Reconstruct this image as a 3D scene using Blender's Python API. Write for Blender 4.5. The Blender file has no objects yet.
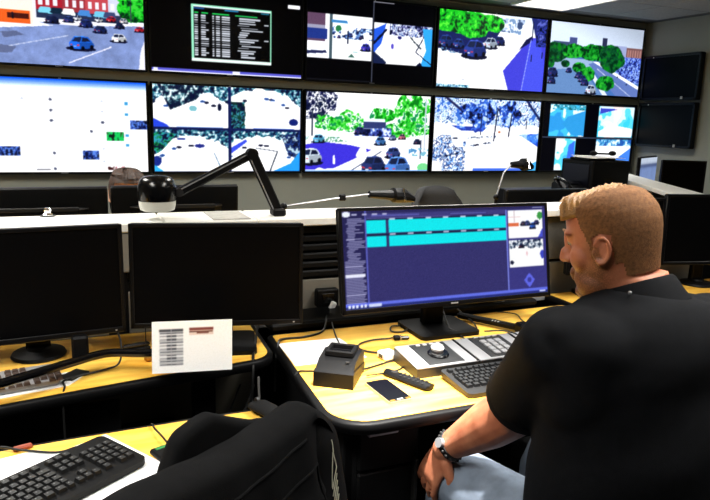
import bpy, bmesh, math, random
import numpy as np
from mathutils import Vector, Matrix, Euler

random.seed(7)
PI = math.pi
SC = bpy.context.scene
COL = SC.collection

# ------------------------------------------------------------------ camera
CAM_Z = 1.49
cam_data = bpy.data.cameras.new('camera')
cam_data.sensor_width = 36.0
cam_data.lens = 656.4 / 710.0 * 36.0
cam_data.clip_start = 0.05
cam = bpy.data.objects.new('camera', cam_data)
COL.objects.link(cam)
_y, _p, _r = .4112, -.1967, .0306
_f = Vector((math.sin(_y) * math.cos(_p), math.cos(_y) * math.cos(_p), math.sin(_p)))
_rt = Vector((math.cos(_y), -math.sin(_y), 0))
_u = _rt.cross(_f)
_c, _s = math.cos(_r), math.sin(_r)
R_, U_ = _c * _rt + _s * _u, -_s * _rt + _c * _u
M_ = Matrix((R_, U_, -_f)).transposed()
cam.matrix_world = Matrix.Translation((0, 0, CAM_Z)) @ M_.to_4x4()
SC.camera = cam

# ------------------------------------------------------------------ world and exposure
world = bpy.data.worlds.new('world')
SC.world = world
world.use_nodes = True
world.node_tree.nodes['Background'].inputs[0].default_value = (.6, .63, .7, 1)
world.node_tree.nodes['Background'].inputs[1].default_value = 0.02
SC.view_settings.view_transform = 'Standard'
SC.view_settings.look = 'None'
SC.view_settings.gamma = 1
SC.view_settings.use_curve_mapping = False
SC.view_settings.exposure = 0.0
EMIT = 1.25          # screens
TROFFER_W = 36.0     # watts of each ceiling troffer

ROOM = dict(x0=-3.0, x1=5.7, y0=-2.4, y1=5.5, h=2.56)
TROFFERS = [(4.02, 4.6), (1.62, 1.0), (-.78, 1.0), (1.62, 3.4), (-.78, 3.4), (4.02, 1.0)]
TROFFER_GAIN = [.42, 1.25, 1.25, 1.5, 1.6, .3]
for (x, y), g in zip(TROFFERS, TROFFER_GAIN):
    ld = bpy.data.lights.new('troffer_light', 'AREA')
    ld.shape = 'RECTANGLE'; ld.size = .56; ld.size_y = 1.16
    ld.energy = TROFFER_W * g; ld.color = (1.0, .985, .94); ld.spread = math.radians(125)
    lo = bpy.data.objects.new('troffer_light', ld)
    lo.location = (x, y, ROOM['h'] - .03); COL.objects.link(lo)

ADDED_SPOT = (.80, 1.20)      # added out-of-frame spot, source unknown, that whitens the operator desk front
ld = bpy.data.lights.new('added_desk_spot', 'SPOT'); ld.energy = 1200; ld.color = (1, .97, .92)
ld.spot_size = math.radians(25); ld.spot_blend = 1.0; ld.shadow_soft_size = .05
lo = bpy.data.objects.new('added_desk_spot', ld); lo.location = (*ADDED_SPOT, 2.53); COL.objects.link(lo)
lo.rotation_euler = (Vector((.80, 1.50, .74)) - Vector((*ADDED_SPOT, 2.53))).to_track_quat('-Z', 'Y').to_euler()

# ------------------------------------------------------------------ materials
def lin(c):
    return tuple(((v / 12.92) if v <= .04045 else ((v + .055) / 1.055) ** 2.4) for v in c)
MATS = {}
def mat(name, rgb, rough=.5, metal=0.0, vary=.12, scale=20, bump=0.0, bscale=200, spec=.5, stretch=(1, 1, 1), coat=0):
    """Principled material whose colour (0-255 sRGB) is varied by noise."""
    m = bpy.data.materials.new(name); m.use_nodes = True
    nt = m.node_tree; N, L = nt.nodes, nt.links
    b = N['Principled BSDF']
    c = lin([v / 255 for v in rgb])
    tc = N.new('ShaderNodeTexCoord'); mp = N.new('ShaderNodeMapping')
    mp.inputs['Scale'].default_value = stretch
    L.new(tc.outputs['Object'], mp.inputs['Vector'])
    nz = N.new('ShaderNodeTexNoise'); nz.inputs['Scale'].default_value = scale; nz.inputs['Detail'].default_value = 4
    L.new(mp.outputs[0], nz.inputs['Vector'])
    rp = N.new('ShaderNodeValToRGB')
    rp.color_ramp.elements[0].position = .3; rp.color_ramp.elements[1].position = .7
    rp.color_ramp.elements[0].color = (*[v * (1 - vary) for v in c], 1)
    rp.color_ramp.elements[1].color = (*[min(1, v * (1 + vary)) for v in c], 1)
    L.new(nz.outputs[0], rp.inputs[0]); L.new(rp.outputs[0], b.inputs['Base Color'])
    b.inputs['Roughness'].default_value = rough
    b.inputs['Metallic'].default_value = metal
    b.inputs['Specular IOR Level'].default_value = spec
    b.inputs['Coat Weight'].default_value = coat
    if bump:
        n2 = N.new('ShaderNodeTexNoise'); n2.inputs['Scale'].default_value = bscale; n2.inputs['Detail'].default_value = 3
        L.new(tc.outputs['Object'], n2.inputs['Vector'])
        bp = N.new('ShaderNodeBump'); bp.inputs['Strength'].default_value = bump; bp.inputs['Distance'].default_value = .004
        L.new(n2.outputs[0], bp.inputs['Height']); L.new(bp.outputs[0], b.inputs['Normal'])
    MATS[name] = m
    return m
def mat_emit(name, rgb, strength):
    m = mat(name, rgb, .4, vary=.01)
    b = m.node_tree.nodes['Principled BSDF']
    b.inputs['Emission Color'].default_value = (*lin([v / 255 for v in rgb]), 1)
    b.inputs['Emission Strength'].default_value = strength
    return m
def mat_screen(name, strength):
    m = bpy.data.materials.new(name); m.use_nodes = True
    nt = m.node_tree; b = nt.nodes['Principled BSDF']
    at = nt.nodes.new('ShaderNodeAttribute'); at.attribute_name = 'picture'
    nt.links.new(at.outputs['Color'], b.inputs['Emission Color'])
    b.inputs['Emission Strength'].default_value = strength
    b.inputs['Base Color'].default_value = (.004, .004, .005, 1)
    b.inputs['Roughness'].default_value = .35
    b.inputs['Specular IOR Level'].default_value = .08
    return m
def mat_print(name):
    m = bpy.data.materials.new(name); m.use_nodes = True
    nt = m.node_tree; b = nt.nodes['Principled BSDF']
    at = nt.nodes.new('ShaderNodeAttribute'); at.attribute_name = 'picture'
    nt.links.new(at.outputs['Color'], b.inputs['Base Color'])
    b.inputs['Roughness'].default_value = .7
    return m
SCREEN = mat_screen('screen_picture', EMIT)
DESKSCREEN = mat_screen('desk_screen_picture', 1.0)
PRINT = mat_print('printed_paper')

mat('wall_paint', (156, 157, 144), .75, vary=.04, scale=3, bump=.05, bscale=300)
mat('ceiling_grid', (92, 92, 90), .7)
mat('ceiling_tile', (168, 168, 165), .9, vary=.10, scale=60, bump=.25, bscale=140)
mat('carpet', (42, 42, 44), .95, vary=.25, scale=90, bump=.3, bscale=250)
mat('black_plastic', (7, 7, 8), .5, vary=.1, spec=.15)
mat('black_gloss', (5, 5, 7), .2, vary=.05, spec=.4)
mat('black_matte', (8, 8, 9), .7, vary=.12, spec=.12)
mat('bezel', (7, 7, 9), .35, vary=.05, spec=.25)
mat('dead_screen', (3, 3, 4), .4, vary=.05, spec=.08)
mat('dark_blue_gloss', (5, 6, 14), .3, vary=.1, spec=.3)
mat('dark_panel', (13, 13, 14), .6, vary=.15, scale=8, spec=.15)
mat('charcoal_metal', (40, 39, 38), .45, metal=.3, vary=.08)
mat('grey_panel', (112, 107, 96), .65, vary=.06, scale=10)
mat('grey_fabric', (84, 82, 77), .9, vary=.15, scale=200, bump=.3, bscale=500)
mat('ledge_laminate', (232, 230, 222), .35, vary=.05, scale=40)
mat('silver', (175, 175, 178), .32, metal=.6, vary=.06)
mat('chrome', (215, 215, 218), .15, metal=1, vary=.03)
mat('silver_plastic', (140, 140, 142), .4, vary=.04, spec=.5)
mat('dark_grey_plastic', (18, 18, 19), .5, vary=.1)
mat('key_black', (11, 11, 12), .5, vary=.1)
mat('key_legend', (95, 95, 95), .6, vary=.05)
mat('brown_key', (74, 58, 50), .5, vary=.25, scale=120)
mat('white_plastic', (235, 235, 232), .4, vary=.03)
mat('frosted_white', (205, 205, 196), .5, vary=.03)
mat('paper_white', (240, 240, 238), .8, vary=.02)
mat('grey_print', (160, 158, 152), .7, vary=.15, scale=60)
mat('cable_black', (12, 12, 12), .5, vary=.1)
mat('cable_grey', (110, 108, 105), .5, vary=.1)
mat('red_brown', (140, 60, 35), .5, vary=.15)
mat('green_led', (40, 120, 60), .4, vary=.1)
mat('brass', (190, 140, 60), .3, metal=.8, vary=.08)
mat('shirt', (12, 13, 16), .9, vary=.2, scale=60, bump=.3, bscale=900, spec=.12)
mat('jacket', (12, 12, 13), .9, vary=.2, scale=40, bump=.3, bscale=700, spec=.1)
mat('jacket_piping', (15, 15, 16), .7, vary=.1)
mat('logo_white', (190, 186, 165), .7, vary=.05)
mat('jeans', (112, 124, 140), .9, vary=.22, scale=22, bump=.3, bscale=900)
mat('shoe', (16, 14, 13), .5, vary=.1)
mat('hair_top', (160, 112, 52), .45, vary=.35, scale=55, stretch=(1, 1, 1), bump=.5, bscale=260, spec=.5)
mat('hair_short', (124, 84, 50), .75, vary=.3, scale=160, bump=.5, bscale=900, spec=.25)
mat('hair_brown', (50, 31, 18), .6, vary=.6, scale=90, bump=.5, bscale=300)
mat('eye_white', (150, 138, 130), .2, vary=.03)
mat('skin_far', (190, 140, 115), .6, vary=.08)
mat('chair_fabric', (17, 17, 18), .9, vary=.2, scale=150, bump=.3, bscale=500)
mat('diffuser_plain', (240, 238, 230), .5, vary=.02)
mat_emit('diffuser', (255, 250, 238), 4.0)

def mat_wood():
    m = bpy.data.materials.new('maple_laminate'); m.use_nodes = True
    nt = m.node_tree; N, L = nt.nodes, nt.links; b = N['Principled BSDF']
    tc = N.new('ShaderNodeTexCoord'); mp = N.new('ShaderNodeMapping'); mp.inputs['Scale'].default_value = (1.2, 9, 1)
    L.new(tc.outputs['Object'], mp.inputs[0])
    nz = N.new('ShaderNodeTexNoise'); nz.inputs['Scale'].default_value = 4; nz.inputs['Detail'].default_value = 7; nz.inputs['Distortion'].default_value = .6
    L.new(mp.outputs[0], nz.inputs['Vector'])
    rp = N.new('ShaderNodeValToRGB'); e = rp.color_ramp.elements
    e[0].position = .32; e[0].color = (*lin((.92, .66, .21)), 1)
    e[1].position = .68; e[1].color = (*lin((.98, .80, .36)), 1)
    L.new(nz.outputs[0], rp.inputs[0]); L.new(rp.outputs[0], b.inputs['Base Color'])
    b.inputs['Roughness'].default_value = .33
    MATS['maple'] = m
mat_wood()

def mat_skin():
    """Skin: ruddy noise plus a beard stubble that lives in head coordinates (attribute 'beard')."""
    m = bpy.data.materials.new('skin'); m.use_nodes = True
    nt = m.node_tree; N, L = nt.nodes, nt.links; b = N['Principled BSDF']
    tc = N.new('ShaderNodeTexCoord')
    nz = N.new('ShaderNodeTexNoise'); nz.inputs['Scale'].default_value = 28; nz.inputs['Detail'].default_value = 5
    L.new(tc.outputs['Object'], nz.inputs['Vector'])
    rp = N.new('ShaderNodeValToRGB'); e = rp.color_ramp.elements
    e[0].position = .3; e[0].color = (*lin((.66, .38, .27)), 1)
    e[1].position = .7; e[1].color = (*lin((.76, .49, .36)), 1)
    L.new(nz.outputs[0], rp.inputs[0])
    at = N.new('ShaderNodeAttribute'); at.attribute_name = 'beard'
    n2 = N.new('ShaderNodeTexNoise'); n2.inputs['Scale'].default_value = 420
    L.new(tc.outputs['Object'], n2.inputs['Vector'])
    mu = N.new('ShaderNodeMath'); mu.operation = 'MULTIPLY'
    L.new(at.outputs['Fac'], mu.inputs[0]); L.new(n2.outputs[0], mu.inputs[1])
    mx = N.new('ShaderNodeMixRGB'); mx.inputs[2].default_value = (*lin((.40, .24, .13)), 1)
    L.new(mu.outputs[0], mx.inputs[0]); L.new(rp.outputs[0], mx.inputs[1])
    L.new(mx.outputs[0], b.inputs['Base Color'])
    b.inputs['Roughness'].default_value = .5
    b.inputs['Subsurface Weight'].default_value = .08
    b.inputs['Subsurface Radius'].default_value = (.01, .004, .002)
    n3 = N.new('ShaderNodeTexNoise'); n3.inputs['Scale'].default_value = 300
    L.new(tc.outputs['Object'], n3.inputs['Vector'])
    bp = N.new('ShaderNodeBump'); bp.inputs['Strength'].default_value = .15; bp.inputs['Distance'].default_value = .002
    L.new(n3.outputs[0], bp.inputs['Height']); L.new(bp.outputs[0], b.inputs['Normal'])
    MATS['skin'] = m
mat_skin()

# ------------------------------------------------------------------ mesh helpers
class MB:
    """Collects shapes in one bmesh and links them as ONE mesh object."""
    def __init__(s):
        s.V = []; s.F = []
    def add(s, verts, faces, mw=None):
        o = len(s.V)
        if mw is not None: verts = [mw @ Vector(v) for v in verts]
        s.V += [tuple(v) for v in verts]
        s.F += [tuple(i + o for i in f) for f in faces]
        return s
    def box(s, c, d, bev=0.0, rot=None, seg=1):
        bm = bmesh.new(); bmesh.ops.create_cube(bm, size=1)
        bmesh.ops.scale(bm, vec=d, verts=bm.verts)
        if bev: bmesh.ops.bevel(bm, geom=bm.edges[:], offset=min(bev, min(d) * .49), segments=seg, affect='EDGES', profile=.5)
        mw = Matrix.Translation(c)
        if rot is not None: mw = mw @ Euler(rot).to_matrix().to_4x4()
        bm.verts.index_update()
        s.add([v.co.copy() for v in bm.verts], [[v.index for v in f.verts] for f in bm.faces], mw); bm.free()
        return s
    def prism(s, poly, z0, z1, mw=None):
        """polygon in xy, extruded in z"""
        n = len(poly)
        a = sum(poly[i][0] * poly[(i + 1) % n][1] - poly[(i + 1) % n][0] * poly[i][1] for i in range(n))
        if a < 0: poly = poly[::-1]
        V = [(x, y, z0) for x, y in poly] + [(x, y, z1) for x, y in poly]
        F = [tuple(range(n - 1, -1, -1)), tuple(range(n, 2 * n))] + [(i, (i + 1) % n, n + (i + 1) % n, n + i) for i in range(n)]
        return s.add(V, F, mw)
    def loft(s, rings, n=14, cap=True, mw=None):
        """rings: (centre, radius vector a, radius vector b)"""
        V = []; F = []
        for c, a, b in rings:
            c, a, b = Vector(c), Vector(a), Vector(b)
            for i in range(n):
                t = 2 * PI * i / n
                V.append(c + a * math.cos(t) + b * math.sin(t))
        for k in range(len(rings) - 1):
            for i in range(n):
                j = (i + 1) % n
                F.append((k * n + i, k * n + j, (k + 1) * n + j, (k + 1) * n + i))
        if cap:
            F.append(tuple(range(n - 1, -1, -1))); F.append(tuple(range((len(rings) - 1) * n, len(rings) * n)))
        return s.add(V, F, mw)
    def tube(s, pts, r, n=8, ends=False, mw=None, flat=1.0):
        """tube through points; r number or list; ends=True rounds the ends"""
        pts = [Vector(p) for p in pts]
        R = list(r) if hasattr(r, '__len__') else [r] * len(pts)
        T = []
        for i in range(len(pts)):
            a = pts[max(0, i - 1)]; b = pts[min(len(pts) - 1, i + 1)]
            d = (b - a)
            T.append(d.normalized() if d.length > 1e-9 else Vector((0, 0, 1)))
        ref = Vector((0, 0, 1)) if abs(T[0].z) < .9 else Vector((1, 0, 0))
        x = (ref - T[0] * ref.dot(T[0])).normalized()
        rings = []
        if ends:
            for q in (.15, .5, .8):
                k = math.sqrt(1 - (1 - q) ** 2); rings.append((pts[0] - T[0] * R[0] * (1 - q), R[0] * k, 0))
        for i in range(len(pts)): rings.append((pts[i], R[i], i))
        if ends:
            for q in (.8, .5, .15):
                k = math.sqrt(1 - (1 - q) ** 2); rings.append((pts[-1] + T[-1] * R[-1] * (1 - q), R[-1] * k, len(pts) - 1))
        out = []; last = 0
        for p, rr, i in rings:
            if i != last:
                x = (x - T[i] * x.dot(T[i])); x = x.normalized() if x.length > 1e-6 else T[i].orthogonal().normalized(); last = i
            y = T[i].cross(x)
            out.append((p, y * rr, x * rr * flat))
        return s.loft(out, n, True, mw)
    def cyl(s, a, b, r, n=20, r2=None):
        return s.tube([a, b], [r, r if r2 is None else r2], n)
    def lathe(s, prof, c=(0, 0, 0), n=28, mw=None):
        """prof: (radius, z) going upward"""
        return s.loft([((c[0], c[1], c[2] + z), (max(r, 1e-4), 0, 0), (0, max(r, 1e-4), 0)) for r, z in prof], n, True, mw)
    def ball(s, c, r, n=16, k=9):
        r = (r, r, r) if not hasattr(r, '__len__') else r
        return s.loft([((c[0], c[1], c[2] - r[2] * math.cos(PI * (i + .12) / (k + .24))), (r[0] * math.sin(PI * (i + .12) / (k + .24)), 0, 0), (0, r[1] * math.sin(PI * (i + .12) / (k + .24)), 0)) for i in range(k + 1)], n)
    def grid(s, fn, nu, nv):
        V = [fn(i / nu, j / nv) for j in range(nv + 1) for i in range(nu + 1)]
        F = [(j * (nu + 1) + i, j * (nu + 1) + i + 1, (j + 1) * (nu + 1) + i + 1, (j + 1) * (nu + 1) + i) for j in range(nv) for i in range(nu)]
        return s.add(V, F)
    def mesh(s, name, m=None, smooth=35):
        me = bpy.data.meshes.new(name)
        me.from_pydata(s.V, [], s.F); me.update()
        bm = bmesh.new(); bm.from_mesh(me); bmesh.ops.recalc_face_normals(bm, faces=bm.faces); bm.to_mesh(me); bm.free()
        if smooth:
            me.polygons.foreach_set('use_smooth', [True] * len(me.polygons))
            me.set_sharp_from_angle(angle=math.radians(smooth))
        if m: me.materials.append(MATS[m] if isinstance(m, str) else m)
        return me
    def build(s, name, m, parent=None, smooth=35, **kw):
        return put(name, s.mesh(name, m, smooth), parent, **kw)
def put(name, me, parent=None, loc=None, rot=None, label=None, kind=None):
    o = bpy.data.objects.new(name, me); COL.objects.link(o)
    if parent is not None: o.parent = parent
    if loc is not None: o.location = loc
    if rot is not None: o.rotation_euler = rot
    if label: o['label'] = label
    if kind: o['kind'] = kind
    return o
def thing(name, label, cat, loc=(0, 0, 0), rot=(0, 0, 0), group=None):
    o = bpy.data.objects.new(name, None); COL.objects.link(o)
    o.empty_display_size = .05
    o.location = loc; o.rotation_euler = rot; o['label'] = label; o['category'] = cat
    if group: o['group'] = group
    return o
def tag(o, label, cat, group=None):
    o['label'] = label; o['category'] = cat
    if group: o['group'] = group
    return o
def struct(name, mb, m, **kw):
    o = mb.build(name, m, **kw); o['kind'] = 'structure'; return o
def copy_tree(o, parent=None):
    c = o.copy(); COL.objects.link(c)
    if parent is not None: c.parent = parent
    for ch in [k for k in o.children]: copy_tree(ch, c)
    return c
def rounded(pts, n=6):
    """pts: (x, y, radius) -> polygon with rounded corners"""
    out = []; k = len(pts)
    for i in range(k):
        p = Vector(pts[i][:2]); r = pts[i][2]
        if r <= 0: out.append((p.x, p.y)); continue
        a = (Vector(pts[i - 1][:2]) - p).normalized(); b = (Vector(pts[(i + 1) % k][:2]) - p).normalized()
        half = a.angle(b) / 2; d = r / math.tan(half)
        c = p + (a + b).normalized() * (r / math.sin(half))
        s, e = p + a * d - c, p + b * d - c
        a0 = math.atan2(s.y, s.x); a1 = math.atan2(e.y, e.x)
        da = (a1 - a0 + PI) % (2 * PI) - PI
        for q in range(n + 1):
            t = a0 + da * q / n; out.append((c.x + math.cos(t) * r, c.y + math.sin(t) * r))
    return out
def smooth_path(pts, n=8):
    """Catmull-Rom through points"""
    P = [Vector(p) for p in pts]; P = [P[0] * 2 - P[1]] + P + [P[-1] * 2 - P[-2]]
    out = []
    for i in range(1, len(P) - 2):
        for q in range(n):
            t = q / n; a, b, c, d = P[i - 1], P[i], P[i + 1], P[i + 2]
            out.append(.5 * ((2 * b) + (c - a) * t + (2 * a - 5 * b + 4 * c - d) * t * t + (3 * b - a - 3 * c + d) * t ** 3))
    out.append(P[-2]); return out
def cable(label, pts, r=.003, m='cable_black', group=None, name='cable'):
    o = MB().tube(smooth_path(pts), r, 6, True).build(name, m)
    return tag(o, label, 'cable', group)
def remesh(mb, name, m, voxel, iters=4, extra=None):
    me = mb.mesh(name + '_raw', None, 0)
    o = bpy.data.objects.new(name + '_raw', me); COL.objects.link(o)
    r = o.modifiers.new('r', 'REMESH'); r.mode = 'VOXEL'; r.voxel_size = voxel
    s = o.modifiers.new('s', 'SMOOTH'); s.factor = .5; s.iterations = iters
    dg = bpy.context.evaluated_depsgraph_get(); dg.update()
    out = bpy.data.meshes.new_from_object(o.evaluated_get(dg)); out.name = name
    bpy.data.objects.remove(o); bpy.data.meshes.remove(me)
    out.polygons.foreach_set('use_smooth', [True] * len(out.polygons))
    out.materials.clear(); out.materials.append(MATS[m])
    return out

# ------------------------------------------------------------------ pictures shown on screens and paper (painted into mesh colour attributes)
class Pic:
    def __init__(s, w, h, bg=(255, 255, 255)):
        s.w, s.h = w, h
        s.a = np.zeros((h, w, 3), np.float32); s.a[:] = np.array(bg) / 255
        s.U, s.Vv = np.meshgrid((np.arange(w) + .5) / w, (np.arange(h) + .5) / h)
    def put(s, mask, c, al=1.0):
        m = (mask * al)[..., None]
        s.a = s.a * (1 - m) + np.array(c, np.float32) / 255 * m
    def rect(s, u0, v0, u1, v1, c, al=1): s.put((s.U >= u0) & (s.U <= u1) & (s.Vv >= v0) & (s.Vv <= v1), c, al)
    def inpoly(s, pts):
        m = np.zeros((s.h, s.w), bool); n = len(pts)
        for i in range(n):
            (x0, y0), (x1, y1) = pts[i], pts[(i + 1) % n]
            if y0 == y1: continue
            cr = ((y0 > s.Vv) != (y1 > s.Vv)) & (s.U < (x1 - x0) * (s.Vv - y0) / (y1 - y0) + x0); m ^= cr
        return m
    def poly(s, pts, c, al=1): s.put(s.inpoly(pts), c, al)
    def inell(s, u, v, a, b): return ((s.U - u) / a) ** 2 + ((s.Vv - v) / b) ** 2 <= 1
    def ell(s, u, v, a, b, c, al=1): s.put(s.inell(u, v, a, b), c, al)
    def line(s, p, q, w, c, al=1):
        ar = s.w / s.h
        dx, dy = (q[0] - p[0]) * ar, q[1] - p[1]; L = dx * dx + dy * dy + 1e-12
        t = np.clip(((s.U - p[0]) * ar * dx + (s.Vv - p[1]) * dy) / L, 0, 1)
        d = np.hypot((s.U - p[0]) * ar - t * dx, s.Vv - p[1] - t * dy)
        s.put(d <= w, c, al)
    def noise(s, cells, seed, oct=2):
        out = np.zeros((s.h, s.w), np.float32); amp = 1; tot = 0
        for k in range(oct):
            rng = np.random.RandomState(seed + k); nx = int(cells * (2 ** k)); ny = max(2, int(nx * s.h / s.w))
            g = rng.rand(ny + 2, nx + 2).astype(np.float32)
            x = s.U * nx; y = s.Vv * ny; xi = x.astype(int); yi = y.astype(int); fx = x - xi; fy = y - yi
            out += amp * (g[yi, xi] * (1 - fx) * (1 - fy) + g[yi, xi + 1] * fx * (1 - fy) + g[yi + 1, xi] * (1 - fx) * fy + g[yi + 1, xi + 1] * fx * fy)
            tot += amp; amp *= .6
        return out / tot
    def speck(s, mask, cols, cells, seed, thr=.5):
        """leafy speckle: several colours by noise inside mask"""
        n = s.noise(cells, seed, 3); k = len(cols)
        q = np.clip((n - .28) / .44, 0, .999)
        for i, c in enumerate(cols):
            s.put(mask & (q >= i / k) & (q < (i + 1) / k), c) if c is not None else None
    def soften(s):
        q = np.pad(s.a, ((1, 1), (1, 1), (0, 0)), 'edge')
        b = (q[:-2, 1:-1] + q[2:, 1:-1] + q[1:-1, :-2] + q[1:-1, 2:] + 2 * q[1:-1, 1:-1]) / 6
        g = np.random.RandomState(s.w).randn(s.h, s.w, 1) * .012
        s.a = np.clip((b - .5) * 1.06 + .5 + g, 0, 1)
    def rough(s, u, v, a, b, seed, amt=.5, cells=16):
        n = s.noise(cells, seed, 2)
        return (((s.U - u) / a) ** 2 + ((s.Vv - v) / b) ** 2) <= 1 + (n - .5) * 2 * amt
    def car(s, u, v, k, c, flip=1, ar=1.78):
        """small car seen three-quarter from behind or in front"""
        w, h = .05 * k, .04 * k * ar / 1.2; f = flip
        P = lambda pts, col: s.poly([(u + f * x * w, v + y * h) for x, y in pts], col)
        D = lambda q: tuple(x * q for x in c)
        s.ell(u - w * .05, v + h * .9, w * 1.2, h * .36, (18, 20, 48))
        P([(-1, .05), (-.8, -.2), (.35, -.25), (.95, -.1), (1.05, .35), (.95, .7), (-.1, .95), (-.95, .8)], c)
        P([(-.15, .0), (.35, -.25), (.95, -.1), (1.05, .35), (.95, .7), (-.1, .95)], D(.72))
        P([(-.85, -.1), (-.55, -.85), (.2, -.95), (.6, -.8), (.9, -.15), (-.1, .02)], D(.92))
        P([(-.72, -.15), (-.5, -.72), (.02, -.78), (-.1, -.1)], (28, 38, 70)); P([(.03, -.12), (.12, -.75), (.5, -.7), (.74, -.22)], (22, 28, 55))
        P([(-.55, -.85), (.2, -.95), (.3, -.86), (-.45, -.76)], tuple(min(255, x * 1.25 + 20) for x in c))
        P([(-.95, .25), (-.72, .28), (-.72, .42), (-.95, .38)], (200, 60, 60)); P([(-.38, .32), (-.16, .34), (-.16, .48), (-.38, .46)], (200, 60, 60)); P([(-.66, .5), (-.42, .52), (-.42, .62), (-.66, .6)], (220, 220, 225))
        for x, y in ((.12, .78), (.82, .58), (-.78, .8)): s.ell(u + f * x * w, v + y * h, w * .15, h * .28, (10, 10, 20))
    def person(s, u, v, k, c=(20, 20, 40)):
        s.ell(u, v - .05 * k, .006 * k, .011 * k, c); s.rect(u - .006 * k, v - .04 * k, u + .006 * k, v, c)
        s.rect(u - .005 * k, v, u + .005 * k, v + .045 * k, [x * .6 for x in c])
    def embed(s, u0, v0):
        """the part of the picture that was painted is its lower right; mirror it to fill the rest of the screen"""
        uu = np.abs((s.U[0] - u0) / (1 - u0)); vv = np.abs((s.Vv[:, 0] - v0) / (1 - v0))
        s.a = s.a[np.clip((vv * s.h).astype(int), 0, s.h - 1)][:, np.clip((uu * s.w).astype(int), 0, s.w - 1)]
        return s
    def paste(s, p, u0, v0, u1, v1):
        x0, x1 = int(u0 * s.w), int(u1 * s.w); y0, y1 = int(v0 * s.h), int(v1 * s.h)
        yi = (np.arange(y1 - y0) * p.h / (y1 - y0)).astype(int); xi = (np.arange(x1 - x0) * p.w / (x1 - x0)).astype(int)
        s.a[y0:y1, x0:x1] = p.a[yi][:, xi]
def picture_mesh(name, pic, W, H, material, soft=True):
    """grid in local xz facing -y, lower left at the origin; one colour per vertex"""
    w, h = pic.w, pic.h
    if soft: pic.soften()
    X, Z = np.meshgrid(np.linspace(0, W, w), np.linspace(H, 0, h))
    co = np.zeros((h * w, 3), np.float32); co[:, 0] = X.ravel(); co[:, 2] = Z.ravel()
    idx = np.arange(h * w).reshape(h, w)
    f = np.stack([idx[1:, :-1], idx[1:, 1:], idx[:-1, 1:], idx[:-1, :-1]], -1).reshape(-1)
    me = bpy.data.meshes.new(name); nf = len(f) // 4
    me.vertices.add(h * w); me.vertices.foreach_set('co', co.ravel())
    me.loops.add(nf * 4); me.loops.foreach_set('vertex_index', f.astype(np.int32))
    me.polygons.add(nf); me.polygons.foreach_set('loop_start', np.arange(nf, dtype=np.int32) * 4)
    try: me.polygons.foreach_set('loop_total', np.full(nf, 4, np.int32))
    except Exception: pass
    me.update(calc_edges=True); me.validate()
    a = np.clip(pic.a, 0, 1); l = np.where(a <= .04045, a / 12.92, ((a + .055) / 1.055) ** 2.4)
    rgba = np.ones((h * w, 4), np.float32); rgba[:, :3] = l.reshape(-1, 3)
    at = me.color_attributes.new('picture', 'FLOAT_COLOR', 'POINT'); at.data.foreach_set('color', rgba.ravel())
    me.materials.append(material)
    return me

G1, G2, G3 = (30, 190, 40), (15, 120, 30), (8, 50, 25)
INK, BLU, CYA = (14, 20, 52), (50, 80, 215), (50, 170, 225)
def pic_street():                       # blue hatchback driving along a shopping street
    p = Pic(300, 168, (122, 140, 190))
    n = p.noise(20, 1, 3); p.a *= (.85 + .3 * n)[..., None]
    p.poly([(0, .36), (.5, .40), (1, .33), (1, .28), (0, .3)], (235, 235, 240)); p.poly([(0, .50), (.35, .42), (.2, .36), (0, .36)], (240, 240, 245))
    p.rect(0, 0, 1, .30, (235, 240, 250))
    p.rect(.0, 0, .22, .42, (235, 225, 215)); p.rect(0, .24, .2, .42, (225, 95, 35)); p.rect(0, .16, .2, .24, (245, 235, 215)); p.rect(.05, .28, .19, .36, (70, 25, 20))
    for x0, x1, c in ((.24, .42, (165, 35, 50)), (.42, .58, (150, 50, 60)), (.58, .74, (185, 70, 80)), (.74, .84, (200, 205, 225))):
        p.rect(x0, 0, x1, .2, c)
        for k in range(3): p.rect(x0 + .02 + k * .05, .03, x0 + .045 + k * .05, .13, (225, 225, 235))
        p.rect(x0, .2, x1, .32, (40, 50, 80))
    for x0, c in ((.25, (120, 200, 225)), (.33, (20, 40, 60)), (.41, (235, 240, 240)), (.52, (70, 130, 200)), (.63, (110, 190, 220)), (.70, (60, 70, 110))):
        p.poly([(x0, .24), (x0 + .02, .16), (x0 + .085, .16), (x0 + .1, .25)], c)
    p.speck(p.rough(.94, .1, .12, .2, 4), [G3, G2, G1, (60, 200, 60)], 40, 5)
    p.rect(.9, .02, .905, .3, (60, 60, 80)); p.rect(.22, 0, .24, .4, (225, 225, 235))
    p.poly([(0, .56), (.1, .53), (.15, .58), (.02, .64)], (90, 100, 135)); p.poly([(0, .74), (.1, .75), (.06, .85), (0, .86)], (95, 105, 140))
    p.line((.45, .95), (.75, .68), .008, (225, 225, 240)); p.line((.05, .75), (.45, .55), .006, (190, 200, 225))
    p.poly([(.97, .7), (1, .55), (1, 1), (.95, 1)], (225, 225, 235))
    for u, v, k, c in ((.345, .33, .95, (25, 35, 75)), (.46, .31, .75, (40, 60, 120)), (.58, .35, .95, (28, 45, 110)), (.52, .28, .6, (220, 225, 235)), (.67, .28, .6, (220, 225, 230)), (.76, .26, .7, (190, 30, 45)), (.82, .35, .7, (25, 35, 70)), (.85, .27, .6, (220, 225, 230)), (.68, .42, .95, (30, 45, 100)), (.81, .53, 1.1, (235, 240, 245)), (.965, .38, .7, (200, 35, 50)), (.54, .64, 1.75, (35, 105, 225))):
        p.car(u, v, k, c)
    p.person(.085, .32, .9)
    return p.embed(.2, .3)
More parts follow.
